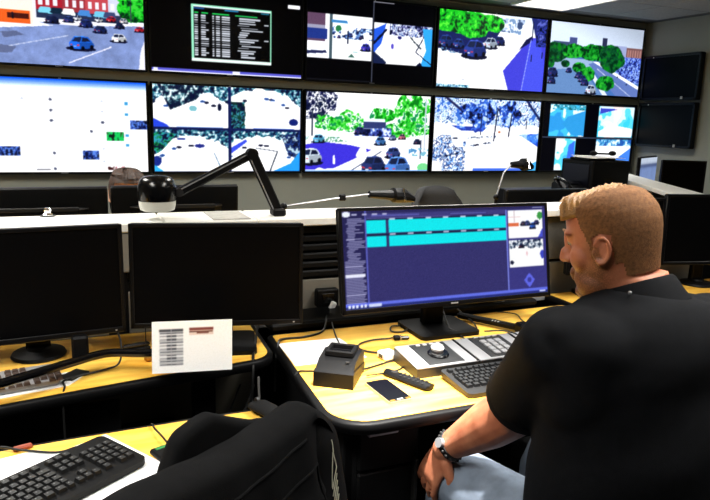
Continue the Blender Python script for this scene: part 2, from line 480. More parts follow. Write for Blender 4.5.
def pic_page():                         # white web page with thumbnails
    p = Pic(230, 129, (252, 253, 255))
    for k in range(8): p.rect(0, k * .012, 1, .012 + k * .012, (20 + 30 * k, 90 + 22 * k, 225 + 4 * k))
    rng = random.Random(3)
    for u, v in ((.11, .22), (.30, .22), (.30, .33), (.30, .44), (.58, .55), (.665, .22), (.665, .33), (.665, .45), (.665, .74), (.665, .88), (.31, .79), (.31, .96)):
        p.ell(u, v, .012, .016, (70, 75, 100) if rng.random() > .3 else (200, 205, 215))
    for v in (.22, .34, .57, .68): p.rect(.83, v, .855, v + .035, (60, 150, 205))
    for u0, v0, u1, v1, seed in ((.87, .42, 1, .52, 1), (0, .72, .08, .82, 2), (.51, .76, .63, .86, 3)):
        m = (p.U >= u0) & (p.U <= u1) & (p.Vv >= v0) & (p.Vv <= v1); p.speck(m, [INK, (30, 50, 130), (90, 130, 220), INK], 50, seed)
    m = (p.U >= .69) & (p.U <= .82) & (p.Vv >= .55) & (p.Vv <= .65); p.speck(m, [(20, 30, 30), (25, 190, 90), (25, 190, 90), (60, 60, 40)], 40, 9)
    m = (p.U >= .69) & (p.U <= .82) & (p.Vv >= .94) & (p.Vv <= .98); p.speck(m, [(60, 20, 20), None, (140, 50, 60), None], 60, 10)
    p.rect(.18, .965, .28, .98, (120, 120, 130)); p.rect(.55, .1, .6, .12, (225, 228, 235)); p.rect(.02, .43, .06, .44, (225, 228, 235))
    return p.embed(.2, 0)
def pic_terminal():                     # black desktop with a text terminal window
    p = Pic(260, 146, (3, 3, 6))
    p.rect(0, .955, 1, .985, (90, 90, 200)); p.rect(0, .985, 1, 1, (235, 235, 245)); p.rect(.01, .95, .04, .985, (230, 230, 255)); p.rect(.52, .955, .57, .98, (230, 230, 250))
    p.rect(.255, .06, .785, .83, (150, 225, 190)); p.rect(.255, .79, .785, .83, (225, 240, 235)); p.rect(.268, .08, .775, .79, (2, 3, 6))
    p.rect(.268, .075, .775, .095, (225, 240, 240)); p.rect(.27, .1, .34, .12, (40, 90, 160)); p.rect(.47, .1, .56, .12, (50, 140, 190)); p.rect(.71, .1, .77, .12, (40, 120, 150))
    p.rect(.275, .165, .3, .18, (40, 200, 90)); p.rect(.32, .165, .36, .18, (40, 200, 90)); p.rect(.39, .165, .5, .18, (40, 200, 90)); p.rect(.54, .165, .69, .18, (40, 180, 90))
    rng = random.Random(11)
    for k in range(18):
        v = .2 + k * .0315
        for u0, w in ((.275, .022), (.315, .03 + .022 * (rng.random() > .5)), (.388, .012), (.41, .028), (.45, .055)):
            p.rect(u0, v, u0 + w, v + .017, (200, 205, 215)); 
        a = .55 + rng.random() * .03; p.rect(a, v, a + .05 + .1 * rng.random(), v + .017, (190, 195, 205))
        if k in (2, 9): p.rect(.735, v, .765, v + .015, (190, 195, 205))
    p.embed(0, .19); p.rect(0, 0, 1, .165, (3, 3, 6)); p.rect(.9, .15, .985, .19, (245, 245, 250)); return p
def fisheye(seed, cu, cv):
    p = Pic(110, 62, (255, 255, 255))
    far = ((p.U - cu) / .62) ** 2 + ((p.Vv - cv) / .78) ** 2
    n = p.noise(14, seed, 3)
    ring = (far > 1.12 - .45 * (n - .5)) & (p.Vv < .8)
    p.speck(ring, [INK, INK, (30, 70, 110), (40, 120, 130), (130, 180, 200), (240, 250, 255)], 34, seed + 3)
    rng = random.Random(seed)
    for k in range(6):
        t = PI * (1.15 + .7 * rng.random()); u = cu + .5 * math.cos(t); v = cv + .6 * math.sin(t)
        p.ell(u, v, .035, .03, INK if k % 2 else (40, 80, 150))
    return p
def pic_quad():                         # four fish-eye views of a car park
    p = Pic(230, 129, (20, 30, 80))
    q = [fisheye(21, .5, .95), fisheye(33, .42, .85), fisheye(45, .5, .98), fisheye(57, .4, .95)]
    q[0].speck(q[0].inpoly([(.05, 0), (.75, 0), (.55, .35), (.22, .6)]), [INK, (20, 40, 60), INK, (90, 140, 150), (230, 240, 245)], 26, 5)
    q[0].poly([(0, .8), (.18, .95), (.2, 1), (0, 1)], (40, 70, 210)); q[0].ell(.52, .55, .05, .07, (120, 180, 190)); q[0].ell(.88, .5, .03, .09, INK)
    q[1].speck((q[1].U < .16 + .06 * q[1].noise(12, 4)) & (q[1].Vv > .35), [INK, (20, 60, 50), (60, 140, 160), INK], 24, 6); q[1].ell(.9, .82, .07, .09, (20, 35, 110))
    q[2].speck(q[2].inpoly([(0, .05), (.3, .1), (.1, .5), (0, .6)]), [INK, (20, 130, 60), (50, 150, 170), INK], 26, 7); q[2].ell(.6, .38, .07, .05, (35, 45, 130)); q[2].ell(.36, .22, .06, .03, (40, 60, 140)); q[2].line((.8, .55), (.9, .95), .012, (90, 120, 150)); q[2].ell(.03, .75, .06, .12, (25, 45, 130)); q[2].poly([(0, .85), (.12, 1), (0, 1)], CYA)
    q[3].speck(q[3].inpoly([(.72, .1), (1, 0), (1, .7), (.82, .6)]), [INK, (40, 70, 140), INK, (170, 200, 220)], 26, 8); q[3].poly([(.6, 1), (.86, .8), (1, .5), (1, 1)], (40, 150, 235)); q[3].line((.35, .42), (.66, .5), .01, (60, 70, 90)); q[3].line((.66, .5), (.55, 1), .016, (30, 40, 60)); q[3].poly([(0, .4), (.2, .2), (.22, .26), (0, .55)], (60, 80, 220))
    for k, (u, v) in enumerate(((0, 0), (.51, 0), (0, .51), (.51, .51))): p.paste(q[k], u + .003, v + .006, u + .487, v + .484)
    p.rect(.15, .475, .45, .482, (120, 160, 230)); p.rect(.66, .475, .95, .482, (70, 110, 220))
    return p
def pic_twoup():                        # two letterboxed street views side by side
    p = Pic(260, 146, (4, 4, 9))
    L = Pic(130, 76, (250, 252, 255))
    L.rect(0, 0, .27, .62, (95, 70, 95)); L.rect(0, .25, .27, .33, (150, 150, 175)); L.rect(0, .33, .3, .56, (35, 55, 130)); L.poly([(0, .68), (.25, .64), (.33, .8), (.33, 1), (0, 1)], (245, 248, 255)); L.poly([(0, .84), (.28, .82), (.3, .88), (0, .92)], (40, 45, 85))
    L.rect(.33, 0, .375, 1, (70, 90, 100)); L.poly([(.36, .1), (.6, .1), (.62, .17), (.36, .17)], (60, 130, 190)); L.ell(.47, .3, .05, .08, (40, 120, 70)); L.speck((L.Vv > .25) & (L.Vv < .52) & (L.U > .38) & (L.noise(20, 3) > .5), [INK, (60, 90, 160), (120, 160, 210), (230, 240, 250)], 40, 8)
    for u, v, k, c in ((.9, .68, 1.5, (60, 60, 190)), (.66, .42, .7, (60, 80, 150)), (.83, .45, .7, (40, 60, 110)), (.48, .48, .6, (60, 80, 150))): L.car(u, v, k, c)
    L.line((.62, .35), (.62, .62), .02, INK); L.poly([(.62, .95), (.68, .86), (.74, .95)], (70, 110, 100)); L.rect(.7, .8, .78, .83, (150, 190, 190))
    Rr = Pic(130, 80, (252, 253, 255))
    Rr.poly([(0, .15), (.2, 0), (.12, .5), (0, .75)], (40, 90, 215)); Rr.line((0, .5), (.2, .15), .03, INK); Rr.poly([(0, .7), (.22, .95), (.2, 1), (0, 1)], (25, 35, 70))
    Rr.speck((Rr.Vv < .22 + .1 * Rr.noise(12, 2)) & (Rr.U > .25), [INK, (90, 90, 150), (170, 180, 210), (240, 245, 250), (60, 90, 160)], 30, 12)
    Rr.poly([(.82, .05), (1, .05), (1, 1), (.8, 1), (.9, .6)], (50, 160, 230)); Rr.line((.85, .25), (.72, .65), .012, INK); Rr.line((.62, .3), (.8, .55), .02, (60, 70, 80)); Rr.line((.72, .65), (1, .95), .012, INK)
    Rr.ell(.43, .32, .035, .04, (40, 40, 110)); Rr.ell(.31, .55, .025, .07, (90, 80, 190)); Rr.poly([(.72, 1), (.8, .9), (.86, 1)], INK)
    p.paste(L, .0, .21, .495, .735); p.paste(Rr, .51, .255, .985, .755)
    p.rect(.497, 0, .503, 1, (70, 74, 88)); p.rect(.5, .0, .66, .012, (120, 120, 130)); p.rect(.005, .985, .49, .99, (40, 42, 50))
    return p
def pic_crossing():                     # sunny junction with trees and cars
    p = Pic(230, 129, (253, 254, 255))
    p.speck(p.rough(.07, .12, .16, .24, 3, .8), [INK, (40, 45, 90), None, (20, 30, 60)], 40, 4); p.ell(.11, .32, .035, .07, (30, 45, 70)); p.rect(.045, .25, .055, .55, (50, 60, 80))
    for u, v, a, b, s in ((.33, .36, .12, .16, 11), (.15, .38, .09, .1, 12), (.60, .28, .11, .11, 13), (.85, .22, .16, .26, 14), (.80, .45, .2, .1, 15), (.24, .42, .07, .07, 16)):
        m = p.rough(u, v, a, b, s, .7); p.speck(m, [G2, G1, (90, 215, 80), None, (20, 140, 80)], 36, s)
    p.rect(.45, .32, .62, .36, (230, 240, 250)); p.rect(.45, .36, .63, .44, (50, 60, 110)); p.rect(.45, .44, .62, .52, (150, 160, 200)); p.speck(p.inpoly([(.38, .46), (.68, .43), (.68, .55), (.38, .54)]), [INK, (50, 60, 140), (90, 120, 200), (225, 235, 250)], 34, 17)
    sh = p.inpoly([(0, .66), (.12, .62), (.35, .66), (.52, .72), (.38, .84), (.22, .96), (0, .98)]) & ~(p.noise(9, 5) > .72)
    p.put(sh, (62, 52, 205)); p.speck(p.inpoly([(0, .56), (.3, .56), (.32, .62), (0, .64)]), [(60, 140, 190), (230, 240, 240), (90, 150, 120), None, None], 30, 18)
    p.line((.35, 1), (.6, .74), .007, (70, 80, 110)); p.rect(.958, .05, .97, .8, (190, 200, 215)); p.rect(.925, .58, .94, .84, (80, 90, 120)); p.speck(p.inpoly([(.83, .68), (1, .7), (1, .8), (.83, .8)]), [(80, 140, 190), None, None, (120, 180, 200)], 26, 19); p.ell(.96, .95, .05, .06, (60, 190, 90), .7)
    for u, v, k, c in ((.04, .80, 1.7, (215, 230, 245)), (.10, .58, .9, (90, 180, 220)), (.59, .6, .9, (70, 130, 200)), (.70, .75, 1.2, (60, 80, 150)), (.54, .91, 2.0, (40, 55, 110)), (.74, .92, 2.1, (80, 130, 215)), (.69, .55, .6, (120, 150, 200)), (.77, .54, .6, (200, 120, 140)), (.9, .6, .6, (40, 50, 80)), (.42, .47, .8, (40, 50, 110))): p.car(u, v, k, c)
    p.rect(0, .985, 1, 1, (120, 170, 235))
    return p
def pic_avenue():                       # bright street, tree at the left, long blue shadow at the right
    p = Pic(230, 129, (253, 254, 255))
    p.rect(.55, 0, 1, .2, (225, 235, 250)); p.speck(p.inpoly([(.55, .04), (.78, .04), (.75, .24), (.55, .22)]), [(60, 80, 120), (170, 190, 220), (240, 245, 250), (120, 150, 190)], 26, 3)
    p.poly([(.84, 0), (1, 0), (1, .6), (.9, .3)], (35, 45, 110))
    p.poly([(.60, .74), (.84, .27), (1, .25), (1, 1), (.66, 1)], (66, 66, 205)); p.poly([(.78, 1), (.84, .3), (.93, .28), (1, .6), (1, 1)], (72, 82, 222)); p.line((.79, 1), (.85, .3), .005, (160, 170, 240))
    p.poly([(.76, .1), (.86, .08), (.84, .25), (.74, .28)], (240, 245, 255)); p.rect(.855, .05, .865, .3, INK); p.speck((p.U > .9) & (p.Vv < .38), [INK, (50, 60, 160), (30, 40, 100), (90, 100, 190)], 30, 6)
    p.poly([(.80, .3), (.86, .24), (.84, .34), (.74, .44)], (20, 25, 70))
    p.poly([(0, .2), (.56, .2), (.5, .36), (.3, .42), (.24, .56), (0, .5)], (24, 34, 90))
    for u, v, a, b, s in ((.12, .1, .16, .2, 1), (.3, .15, .18, .17, 2), (.47, .12, .12, .12, 3)): p.speck(p.rough(u, v, a, b, s, .5), [G3, G2, G1, G1, (90, 230, 60)], 40, s + 4)
    for u, v, k, c in ((.07, .40, 1.3, (35, 60, 130)), (.18, .42, 1.0, (40, 70, 150)), (.55, .34, 1.0, (30, 50, 120)), (.47, .38, 1.2, (190, 205, 225)), (.33, .47, 2.0, (45, 65, 150))): p.car(u, v, k, c)
    p.speck(p.inpoly([(.02, .47), (.2, .52), (.18, .56), (.02, .53)]), [INK, (90, 130, 170), None, None], 40, 9)
    p.rect(.22, .88, .25, .895, (120, 130, 150)); p.rect(.47, .82, .5, .83, (190, 195, 210)); p.person(.865, .55, .9); p.person(.97, .5, .8)
    p.rect(0, .965, .2, 1, (60, 120, 170)); p.speck((p.Vv > .96) & (p.U < .3), [INK, (60, 140, 170), (200, 230, 240), None], 40, 10)
    return p
def pic_snowpark():                     # overexposed park with bluish trees
    p = Pic(230, 129, (252, 253, 255))
    p.speck((p.Vv < .3 + .12 * p.noise(10, 4)), [(60, 110, 200), (225, 235, 252), (140, 185, 240), (250, 252, 255), (40, 80, 150), (235, 245, 255)], 30, 5)
    for u, v, a, b, s in ((.42, .22, .1, .2, 21), (.50, .15, .07, .16, 22), (.69, .2, .1, .16, 23), (.3, .18, .1, .1, 24)): p.speck(p.rough(u, v, a, b, s, .9), [INK, (40, 70, 170), (60, 110, 210), None, (180, 210, 250)], 34, s)
    for u, v0, v1, w in ((.43, .2, .49, .010), (.56, .12, .57, .011), (.70, .2, .51, .011), (.485, .2, .36, .006), (.87, .28, .4, .006)): p.line((u + .02 * (w > .0105), v0), (u, v1), w, (28, 32, 60))
    p.line((.1, .0), (.24, .16), .018, (35, 40, 90)); p.line((.86, 0), (1, .26), .02, (30, 40, 90))
    p.speck(p.inpoly([(.15, .37), (.33, .38), (.48, .4), (.45, .45), (.25, .44)]), [(40, 60, 160), (60, 100, 210), (150, 190, 245)], 26, 31); p.speck(p.inpoly([(.8, .48), (1, .46), (1, .65), (.92, .58)]), [(40, 80, 200), (70, 130, 230), (160, 200, 250)], 20, 32)
    p.speck((p.U < .3) & (p.Vv > .5) & (p.noise(9, 8) > .5), [None, (40, 60, 120), (120, 170, 230), None, (30, 50, 110), None], 34, 33)
    for u0, v0, u1, v1 in ((.12, .54, .6, .5), (.2, .68, .55, .58), (.05, .8, .3, .72)): p.speck(p.inpoly([(u0, v0), (u1, v1), (u1, v1 + .025), (u0, v0 + .025)]), [INK, (120, 140, 170), None, None], 60, 34)
    p.ell(.61, .45, .014, .015, (190, 110, 70)); p.rect(.38, .965, 1, 1, (70, 110, 220)); p.poly([(.85, .97), (1, .86), (1, 1), (.85, 1)], (70, 170, 230))
    p.rect(0, 0, .06, .015, (120, 150, 220))
    return p
def pic_skyline():                      # parking lot, road and tree belt with towers behind
    p = Pic(230, 129, (212, 226, 248))
    p.a *= (1.0 - .22 * np.clip(p.U * 1.2 - p.Vv * 2, 0, 1))[..., None]
    p.rect(.04, .27, .2, .36, (60, 75, 110)); p.rect(.2, .2, .28, .34, (70, 80, 130)); p.rect(.55, .17, .6, .34, (45, 50, 80)); p.rect(.68, .26, .82, .42, (150, 160, 200)); p.rect(.82, .28, 1, .46, (120, 85, 85))
    for k in range(6): p.rect(.835 + k * .028, .31, .85 + k * .028, .43, (165, 120, 115))
    p.rect(0, .42, 1, 1, (70, 110, 175))
    p.speck((p.Vv > .42) & (p.Vv < .8) & (p.U > .66), [(30, 40, 110), (80, 110, 220), (160, 190, 245), (45, 60, 150)], 60, 7)
    p.poly([(0, .5), (.45, .5), (.5, .6), (.2, .66), (0, .7)], (150, 175, 210)); p.poly([(0, .68), (.35, .62), (.6, 1), (0, 1)], (100, 135, 185)); p.poly([(.42, .56), (.5, .52), (1, .88), (1, 1), (.75, 1)], (96, 118, 180)); p.poly([(.46, .52), (.52, .52), (1, .84), (1, .89)], (245, 248, 255)); p.poly([(.4, .62), (.44, .6), (.66, 1), (.6, 1)], (215, 225, 240)); p.line((.52, .62), (.92, 1), .004, (230, 235, 245))
    for u, v, a, b, s, d in ((.08, .42, .12, .14, 1, 1), (.25, .4, .12, .1, 2, 0), (.45, .4, .15, .13, 3, 0), (.66, .46, .14, .2, 4, 1), (.02, .58, .05, .07, 5, 1), (.18, .58, .05, .05, 6, 1), (.32, .62, .07, .08, 7, 0), (.42, .7, .09, .1, 8, 0), (.62, .82, .1, .11, 9, 0)): p.speck(p.rough(u, v, a, b, s, .5), ([G3, (12, 70, 40), (20, 90, 45), G2] if d else [G3, G2, (30, 150, 50), (50, 180, 50)]), 40, s)
    for u, v, k in ((.05, .70, 1.1), (.33, .72, .8), (.37, .77, .8), (.4, .82, .8), (.05, .82, .8), (.22, .66, .6)): p.car(u, v, k, (40, 55, 120))
    p.car(.47, .92, 1.1, (200, 215, 235)); p.ell(.75, .72, .008, .012, INK); p.ell(.86, .82, .008, .012, INK)
    return p
def pic_mosaic():                       # four narrow blue-white views on black
    p = Pic(230, 129, (4, 5, 12))
    def sub(u0, v0, u1, v1, seed, cols):
        m = (p.U > u0) & (p.U < u1) & (p.Vv > v0) & (p.Vv < v1); p.put(m, (250, 252, 255)); p.speck(m, cols, 7, seed)
    sub(.065, .02, .44, .49, 3, [(50, 150, 220), (70, 190, 235), (225, 245, 255), (250, 253, 255)]); p.poly([(.25, .2), (.44, .1), (.44, .48), (.3, .46), (.2, .3)], (50, 150, 215)); p.speck((p.U > .065) & (p.U < .44) & (p.Vv > .02) & (p.Vv < .1), [(25, 100, 110), (60, 160, 190), None], 40, 4)
    sub(.585, .02, .985, .49, 5, [(60, 200, 240), (90, 210, 245), (215, 240, 255), (240, 225, 225)]); p.poly([(.6, .05), (.8, .06), (.6, .14)], (60, 70, 190)); p.poly([(.6, .4), (.75, .3), (.98, .35), (.98, .48), (.6, .48)], (245, 240, 240))
    sub(.15, .52, .36, .99, 6, [(70, 180, 230), (90, 210, 245), (230, 245, 255), (250, 253, 255)]); p.poly([(.29, .62), (.35, .55), (.36, .9), (.27, .97)], (60, 110, 225))
    sub(.585, .52, .985, .99, 7, [(235, 245, 255), (250, 252, 255), (250, 252, 255)]); p.speck((p.U > .585) & (p.U < .985) & (p.Vv > .52) & (p.Vv < .62), [(40, 90, 170), (80, 160, 210), (220, 235, 245)], 30, 8); p.poly([(.8, .85), (.985, .65), (.985, .99), (.8, .99)], (70, 130, 230))
    p.rect(0, .5, 1, .508, (60, 70, 90))
    return p
def pic_software():                     # recording software with two cyan timelines
    p = Pic(300, 128, (52, 50, 106))
    p.rect(0, 0, 1, .035, (44, 42, 92)); p.rect(.0, .0, .1, .97, (36, 34, 82)); p.rect(.1, 0, .105, .97, (92, 98, 190)); p.rect(.105, .035, .79, .075, (62, 60, 122)); p.rect(.11, .08, .5, .095, (96, 96, 160)); p.rect(.13, .05, .35, .06, (90, 92, 170)); p.rect(.5, .055, .68, .065, (100, 104, 180))
    rng = random.Random(5)
    p.ell(.02, .035, .018, .03, (235, 240, 255))
    for k in range(4): p.rect(.045 + k * .045, .03, .065 + k * .045, .045, (185, 185, 220))
    for k in range(58):
        v = .08 + k * .0152; u = .015 + .012 * rng.random(); w = .025 + .055 * rng.random()
        if k > 27: u = .008; w = .075 + .015 * rng.random()
        p.rect(u, v, u + w, v + .0078, (165, 165, 205))
    p.rect(.008, .638, .092, .668, (230, 232, 250))
    C = (0, 226, 232)
    for v0, v1 in ((.105, .232), (.262, .378)):
        p.rect(.107, v0 - .022, .79, v0, (28, 30, 70)); p.rect(.107, v0, .192, v1, C); p.rect(.207, v0, .79, v1, C)
        for k in range(7): p.rect(.21 + k * .085, v0 - .016, .235 + k * .085, v0 - .006, (190, 200, 220))
    p.rect(.785, .04, .79, .97, (120, 130, 220)); p.rect(.79, .04, 1, .97, (58, 56, 126))
    a = Pic(60, 34, (250, 250, 252)); 
    for u, v, k, c in ((.55, .45, 1.6, (60, 90, 160)), (.7, .55, 1.8, (50, 100, 200)), (.82, .42, 1.4, (40, 60, 120)), (.42, .45, 1.4, (70, 70, 90))): a.car(u, v, k, c)
    a.rect(0, .45, .3, .55, (220, 110, 70)); a.rect(0, .2, .35, .24, (225, 190, 190)); a.rect(.15, 0, .18, .4, (215, 200, 205)); a.ell(.92, .2, .08, .14, (60, 150, 70)); a.poly([(.85, 1), (1, .6), (1, 1)], (70, 80, 200))
    b = Pic(60, 36, (250, 250, 252)); b.speck((b.Vv < .35 * b.noise(8, 2) + .12), [INK, (70, 90, 110), (190, 200, 215), None], 20, 4); b.ell(.95, .55, .06, .16, (60, 70, 190)); b.ell(.5, .5, .03, .12, (230, 190, 195)); b.ell(.06, .8, .05, .08, INK); b.car(.35, .2, 1.5, INK)
    p.paste(a, .797, .05, .985, .36); p.paste(b, .797, .385, .985, .69)
    p.poly([(.9, .76), (.93, .84), (.9, .93), (.87, .84)], (96, 104, 225)); p.ell(.9, .84, .012, .03, (60, 62, 150))
    p.rect(0, .94, 1, .965, (98, 112, 226)); p.rect(0, .965, 1, 1, (40, 50, 120))
    for k in range(5): p.rect(.012 + k * .018, .955, .022 + k * .018, .985, (230, 235, 255))
    p.rect(.105, .955, .16, .985, (205, 215, 245)); p.rect(.955, .97, .985, .985, (210, 215, 240)); p.rect(.93, .012, .985, .022, (170, 175, 215))
    return p
def pic_notice():                       # sheet with two printed tables
    p = Pic(120, 78, (246, 246, 244))
    p.rect(.09, .15, .385, .86, (222, 222, 224)); p.rect(.455, .14, .76, .28, (225, 205, 195)); p.rect(.09, .15, .385, .2, (70, 72, 78)); p.rect(.455, .14, .76, .19, (125, 60, 50))
    for k in range(11):
        v = .22 + k * .06; p.rect(.1, v, .38, v + .02, (110, 112, 120)); p.rect(.18, v - .005, .3, v + .028, (80, 82, 90))
        p.rect(.09, v + .035, .385, v + .042, (150, 152, 156))
    p.rect(.46, .21, .75, .225, (110, 70, 60)); p.rect(.55, .235, .7, .255, (120, 70, 55)); p.rect(.46, .265, .75, .275, (140, 90, 75))
    p.rect(.235, .15, .24, .86, (170, 170, 175))
    return p

# ------------------------------------------------------------------ the room
x0, x1, y0, y1, H = (ROOM[k] for k in ('x0', 'x1', 'y0', 'y1', 'h'))
struct('floor', MB().box(((x0 + x1) / 2, (y0 + y1) / 2, -.05), (x1 - x0 + .4, y1 - y0 + .4, .1)), 'carpet')
struct('wall_back', MB().box(((x0 + x1) / 2, y1 + .06, H / 2 + .06), (x1 - x0 + .24, .12, H + .24)), 'wall_paint')
struct('wall_right', MB().box((x1 + .06, (y0 + y1) / 2, H / 2 + .06), (.12, y1 - y0, H + .24)), 'wall_paint')
struct('wall_left', MB().box((x0 - .06, (y0 + y1) / 2, H / 2 + .06), (.12, y1 - y0, H + .24)), 'wall_paint')
struct('wall_front', MB().box(((x0 + x1) / 2, y0 - .06, H / 2 + .06), (x1 - x0 + .24, .12, H + .24)), 'wall_paint')
struct('baseboard_back', MB().box(((x0 + x1) / 2, y1 - .008, .06), (x1 - x0, .016, .12), .004), 'dark_panel')
struct('baseboard_right', MB().box((x1 - .008, (y0 + y1) / 2 - .01, .06), (.016, y1 - y0 - .05, .12), .004), 'dark_panel')
ceil = struct('ceiling', MB().box(((x0 + x1) / 2, (y0 + y1) / 2, H + .065), (x1 - x0, y1 - y0, .1)), 'ceiling_grid')
tile_me = MB().box((0, 0, 0), (.588, .588, .016), .004).mesh('ceiling_tile', 'ceiling_tile')
gx = [4.02 - .3 - .6 * k + .3 for k in range(12)][::-1] + [4.02 + .6 * k for k in range(1, 3)]
gy = [4.9 - .6 * k for k in range(13)]
for X in gx:
    for Y in gy:
        if any(abs(X - tx) < .35 and abs(Y - ty) < .65 for tx, ty in TROFFERS): continue
        put('ceiling_tile', tile_me, ceil, (X, Y, H + .007))
def troffer(x, y, label):
    t = thing('ceiling_light', label, 'light', (x, y, H - .012), group='recessed ceiling lights')
    f = MB()
    for s in (-1, 1):
        f.box((s * .287, 0, .006), (.026, 1.19, .03), .003); f.box((0, s * .587, .006), (.574, .026, .03), .003)
    f.build('frame', 'white_plastic', t); MB().box((0, 0, .01), (.55, 1.15, .012)).build('diffuser', 'diffuser', t)
for (x, y), l in zip(TROFFERS, ('recessed ceiling light above the skyline screen, the only one in view', 'recessed ceiling light over the operator desk', 'recessed ceiling light over the left desk', 'recessed ceiling light ahead above the far consoles', 'recessed ceiling light in the far left of the room', 'recessed ceiling light over the right of the room')):
    troffer(x, y, l)

dl = thing('added_ceiling_spot', 'small round spot fixture added out of view to whiten the operator desk front', 'light', (*ADDED_SPOT, H - .004))  # made-up fixture that houses the added spot
MB().lathe([(.055, -.004), (.075, -.006), (.078, .0), (.075, .01)], (0, 0, 0), 24).build('trim_ring', 'white_plastic', dl)
MB().lathe([(.03, .004), (.05, .005)], (0, 0, 0), 20).build('lens', 'diffuser', dl)

# ------------------------------------------------------------------ the video wall
SW, SH = 1.21, .68
def wall_tv(col, row, pic, label):
    t = thing('wall_screen', label, 'screen', (-.645 + 1.26 * col, 5.438, 1.033 + .779 * row), group='large screens of the video wall')
    b = .016
    f = MB()
    for (cx, cz, w, h) in ((SW / 2, -b / 2, SW + 2 * b, b), (SW / 2, SH + b / 2, SW + 2 * b, b), (-b / 2, SH / 2, b, SH), (SW + b / 2, SH / 2, b, SH)):
        f.box((cx, .002, cz), (w, .022, h), .003)
    f.build('bezel', 'bezel', t)
    MB().box((SW / 2, .03, SH / 2), (SW + .03, .038, SH + .03), .006).build('housing', 'black_plastic', t)
    MB().box((SW / 2, .054, SH / 2), (.4, .014, .4)).build('wall_bracket', 'charcoal_metal', t)
    put('picture', picture_mesh('picture', pic, SW, SH, SCREEN), t)
    MB().box((SW / 2, -.0105, -b / 2 + .001), (.05, .003, .007), .001).build('logo', 'silver', t)
    MB().box((SW / 2, -.004, SH + b / 2), (.02, .018, .008), .002).build('sensor', 'silver', t)
wall_tv(0, 1, pic_street(), 'wall screen showing a blue hatchback driving along a shopping street')
wall_tv(1, 1, pic_terminal(), 'wall screen showing a text terminal window on black')
wall_tv(2, 1, pic_twoup(), 'wall screen with two small letterboxed street views on black')
wall_tv(3, 1, pic_avenue(), 'wall screen showing a bright street with green tree and long blue shadow')
wall_tv(4, 1, pic_skyline(), 'wall screen showing a car park, tree belt and city skyline')
wall_tv(0, 0, pic_page(), 'wall screen showing a white web page with tiny thumbnails')
wall_tv(1, 0, pic_quad(), 'wall screen split into four fish-eye views of a car park')
wall_tv(2, 0, pic_crossing(), 'wall screen showing a sunny junction with cars and green trees')
wall_tv(3, 0, pic_snowpark(), 'wall screen showing an overexposed park with bluish bare trees')
wall_tv(4, 0, pic_mosaic(), 'wall screen with four narrow blue and white views on black')

def side_tv(z, label, px):
    t = thing('wall_monitor', label, 'screen', (5.69, 5.05, z), (0, 0, PI / 2 + .0), group='dark monitors on the right wall')
    # local: x along the wall (towards +y), -y faces the room
    W, Hh = .70, .45
    MB().box((0, .075, 0), (W, .05, Hh), .008).build('housing', 'black_plastic', t)
    f = MB()
    for (cx, cz, w, h) in ((0, -Hh / 2 + .012, W, .024), (0, Hh / 2 - .012, W, .024), (-W / 2 + .012, 0, .024, Hh), (W / 2 - .012, 0, .024, Hh)):
        f.box((cx, .045, cz), (w, .02, h), .003)
    f.build('bezel', 'bezel', t)
    MB().box((0, .05, 0), (W - .046, .008, Hh - .046)).build('screen', 'dead_screen', t)
    MB().box((0, .11, 0), (.2, .04, .2), .004).build('wall_bracket', 'charcoal_metal', t)
    MB().ball((-.22, .033, Hh / 2 - .02), (.006, .004, .006), 8, 5).build('status_light', 'white_plastic', t)
    MB().box((px, .033, -Hh / 2 + .02), (.03, .006, .03), .004).build('sticker', 'grey_print', t)
    t.location.x = 5.7 - .13
    t.rotation_euler = (0, 0, -PI / 2)
side_tv(2.0, 'switched-off monitor on the right wall, upper of two', .18)
side_tv(1.525, 'switched-off monitor on the right wall, lower of two', .16)

# ------------------------------------------------------------------ low partition between the consoles
LZ = 1.12
def ledge_run(root, L, joints, w, dz=.03):
    """ledge pieces along local x, front edge at local y=0"""
    edges = [0] + joints + [L]
    for a, b in zip(edges[:-1], edges[1:]):
        MB().box(((a + b) / 2, w / 2, LZ - dz / 2), (b - a - .003, w, dz), .004).build('ledge', 'ledge_laminate', root)
part = thing('console_partition', 'long low partition with pale ledge and black slats behind the operator desk', 'partition', (-1.7, 2.31, 0))
LX = 4.74
ledge_run(part, LX, [.6, 1.99, 2.32, 3.4, 4.1], .25)
MB().box((LX / 2, .14, .54), (LX - .02, .16, 1.08)).build('core', 'dark_panel', part)
MB().box((LX / 2, .05, LZ - .042), (LX, .02, .024), .003).build('rail', 'charcoal_metal', part)
for a, b, kind in ((0, .9, 's'), (.9, 1.80, 's'), (1.86, 3.3, 's'), (3.34, 4.7, 'f')):
    MB().box(((a + b) / 2, .052, .785), (b - a - .01, .02, .17), .003).build('lower_panel', 'grey_panel', part)
    if kind == 's':
        sl = MB().box(((b - a) / 2 - .005, 0, 0), (b - a - .01, .022, .026), .005).mesh('slat', 'black_plastic')
        for k in range(6): put('slat', sl, part, (a + .005, .045, .895 + .0345 * k))
    else:
        MB().box(((a + b) / 2, .05, .985), (b - a - .01, .024, .2), .006).build('fabric_panel', 'grey_fabric', part)
for x in (1.862, 3.32): MB().box((x, .022, 1.02), (.05, .03, .14), .004).build('post', 'grey_panel', part)
MB().box((LX / 2, .045, .705), (LX - .02, .03, .02), .003).build('base_strip', 'silver_plastic', part)

ang = math.atan2(.864, .503)
part2 = thing('console_partition', 'angled low partition with pale ledge running back to the right', 'partition', (3.10, 2.37, 0), (0, 0, ang))
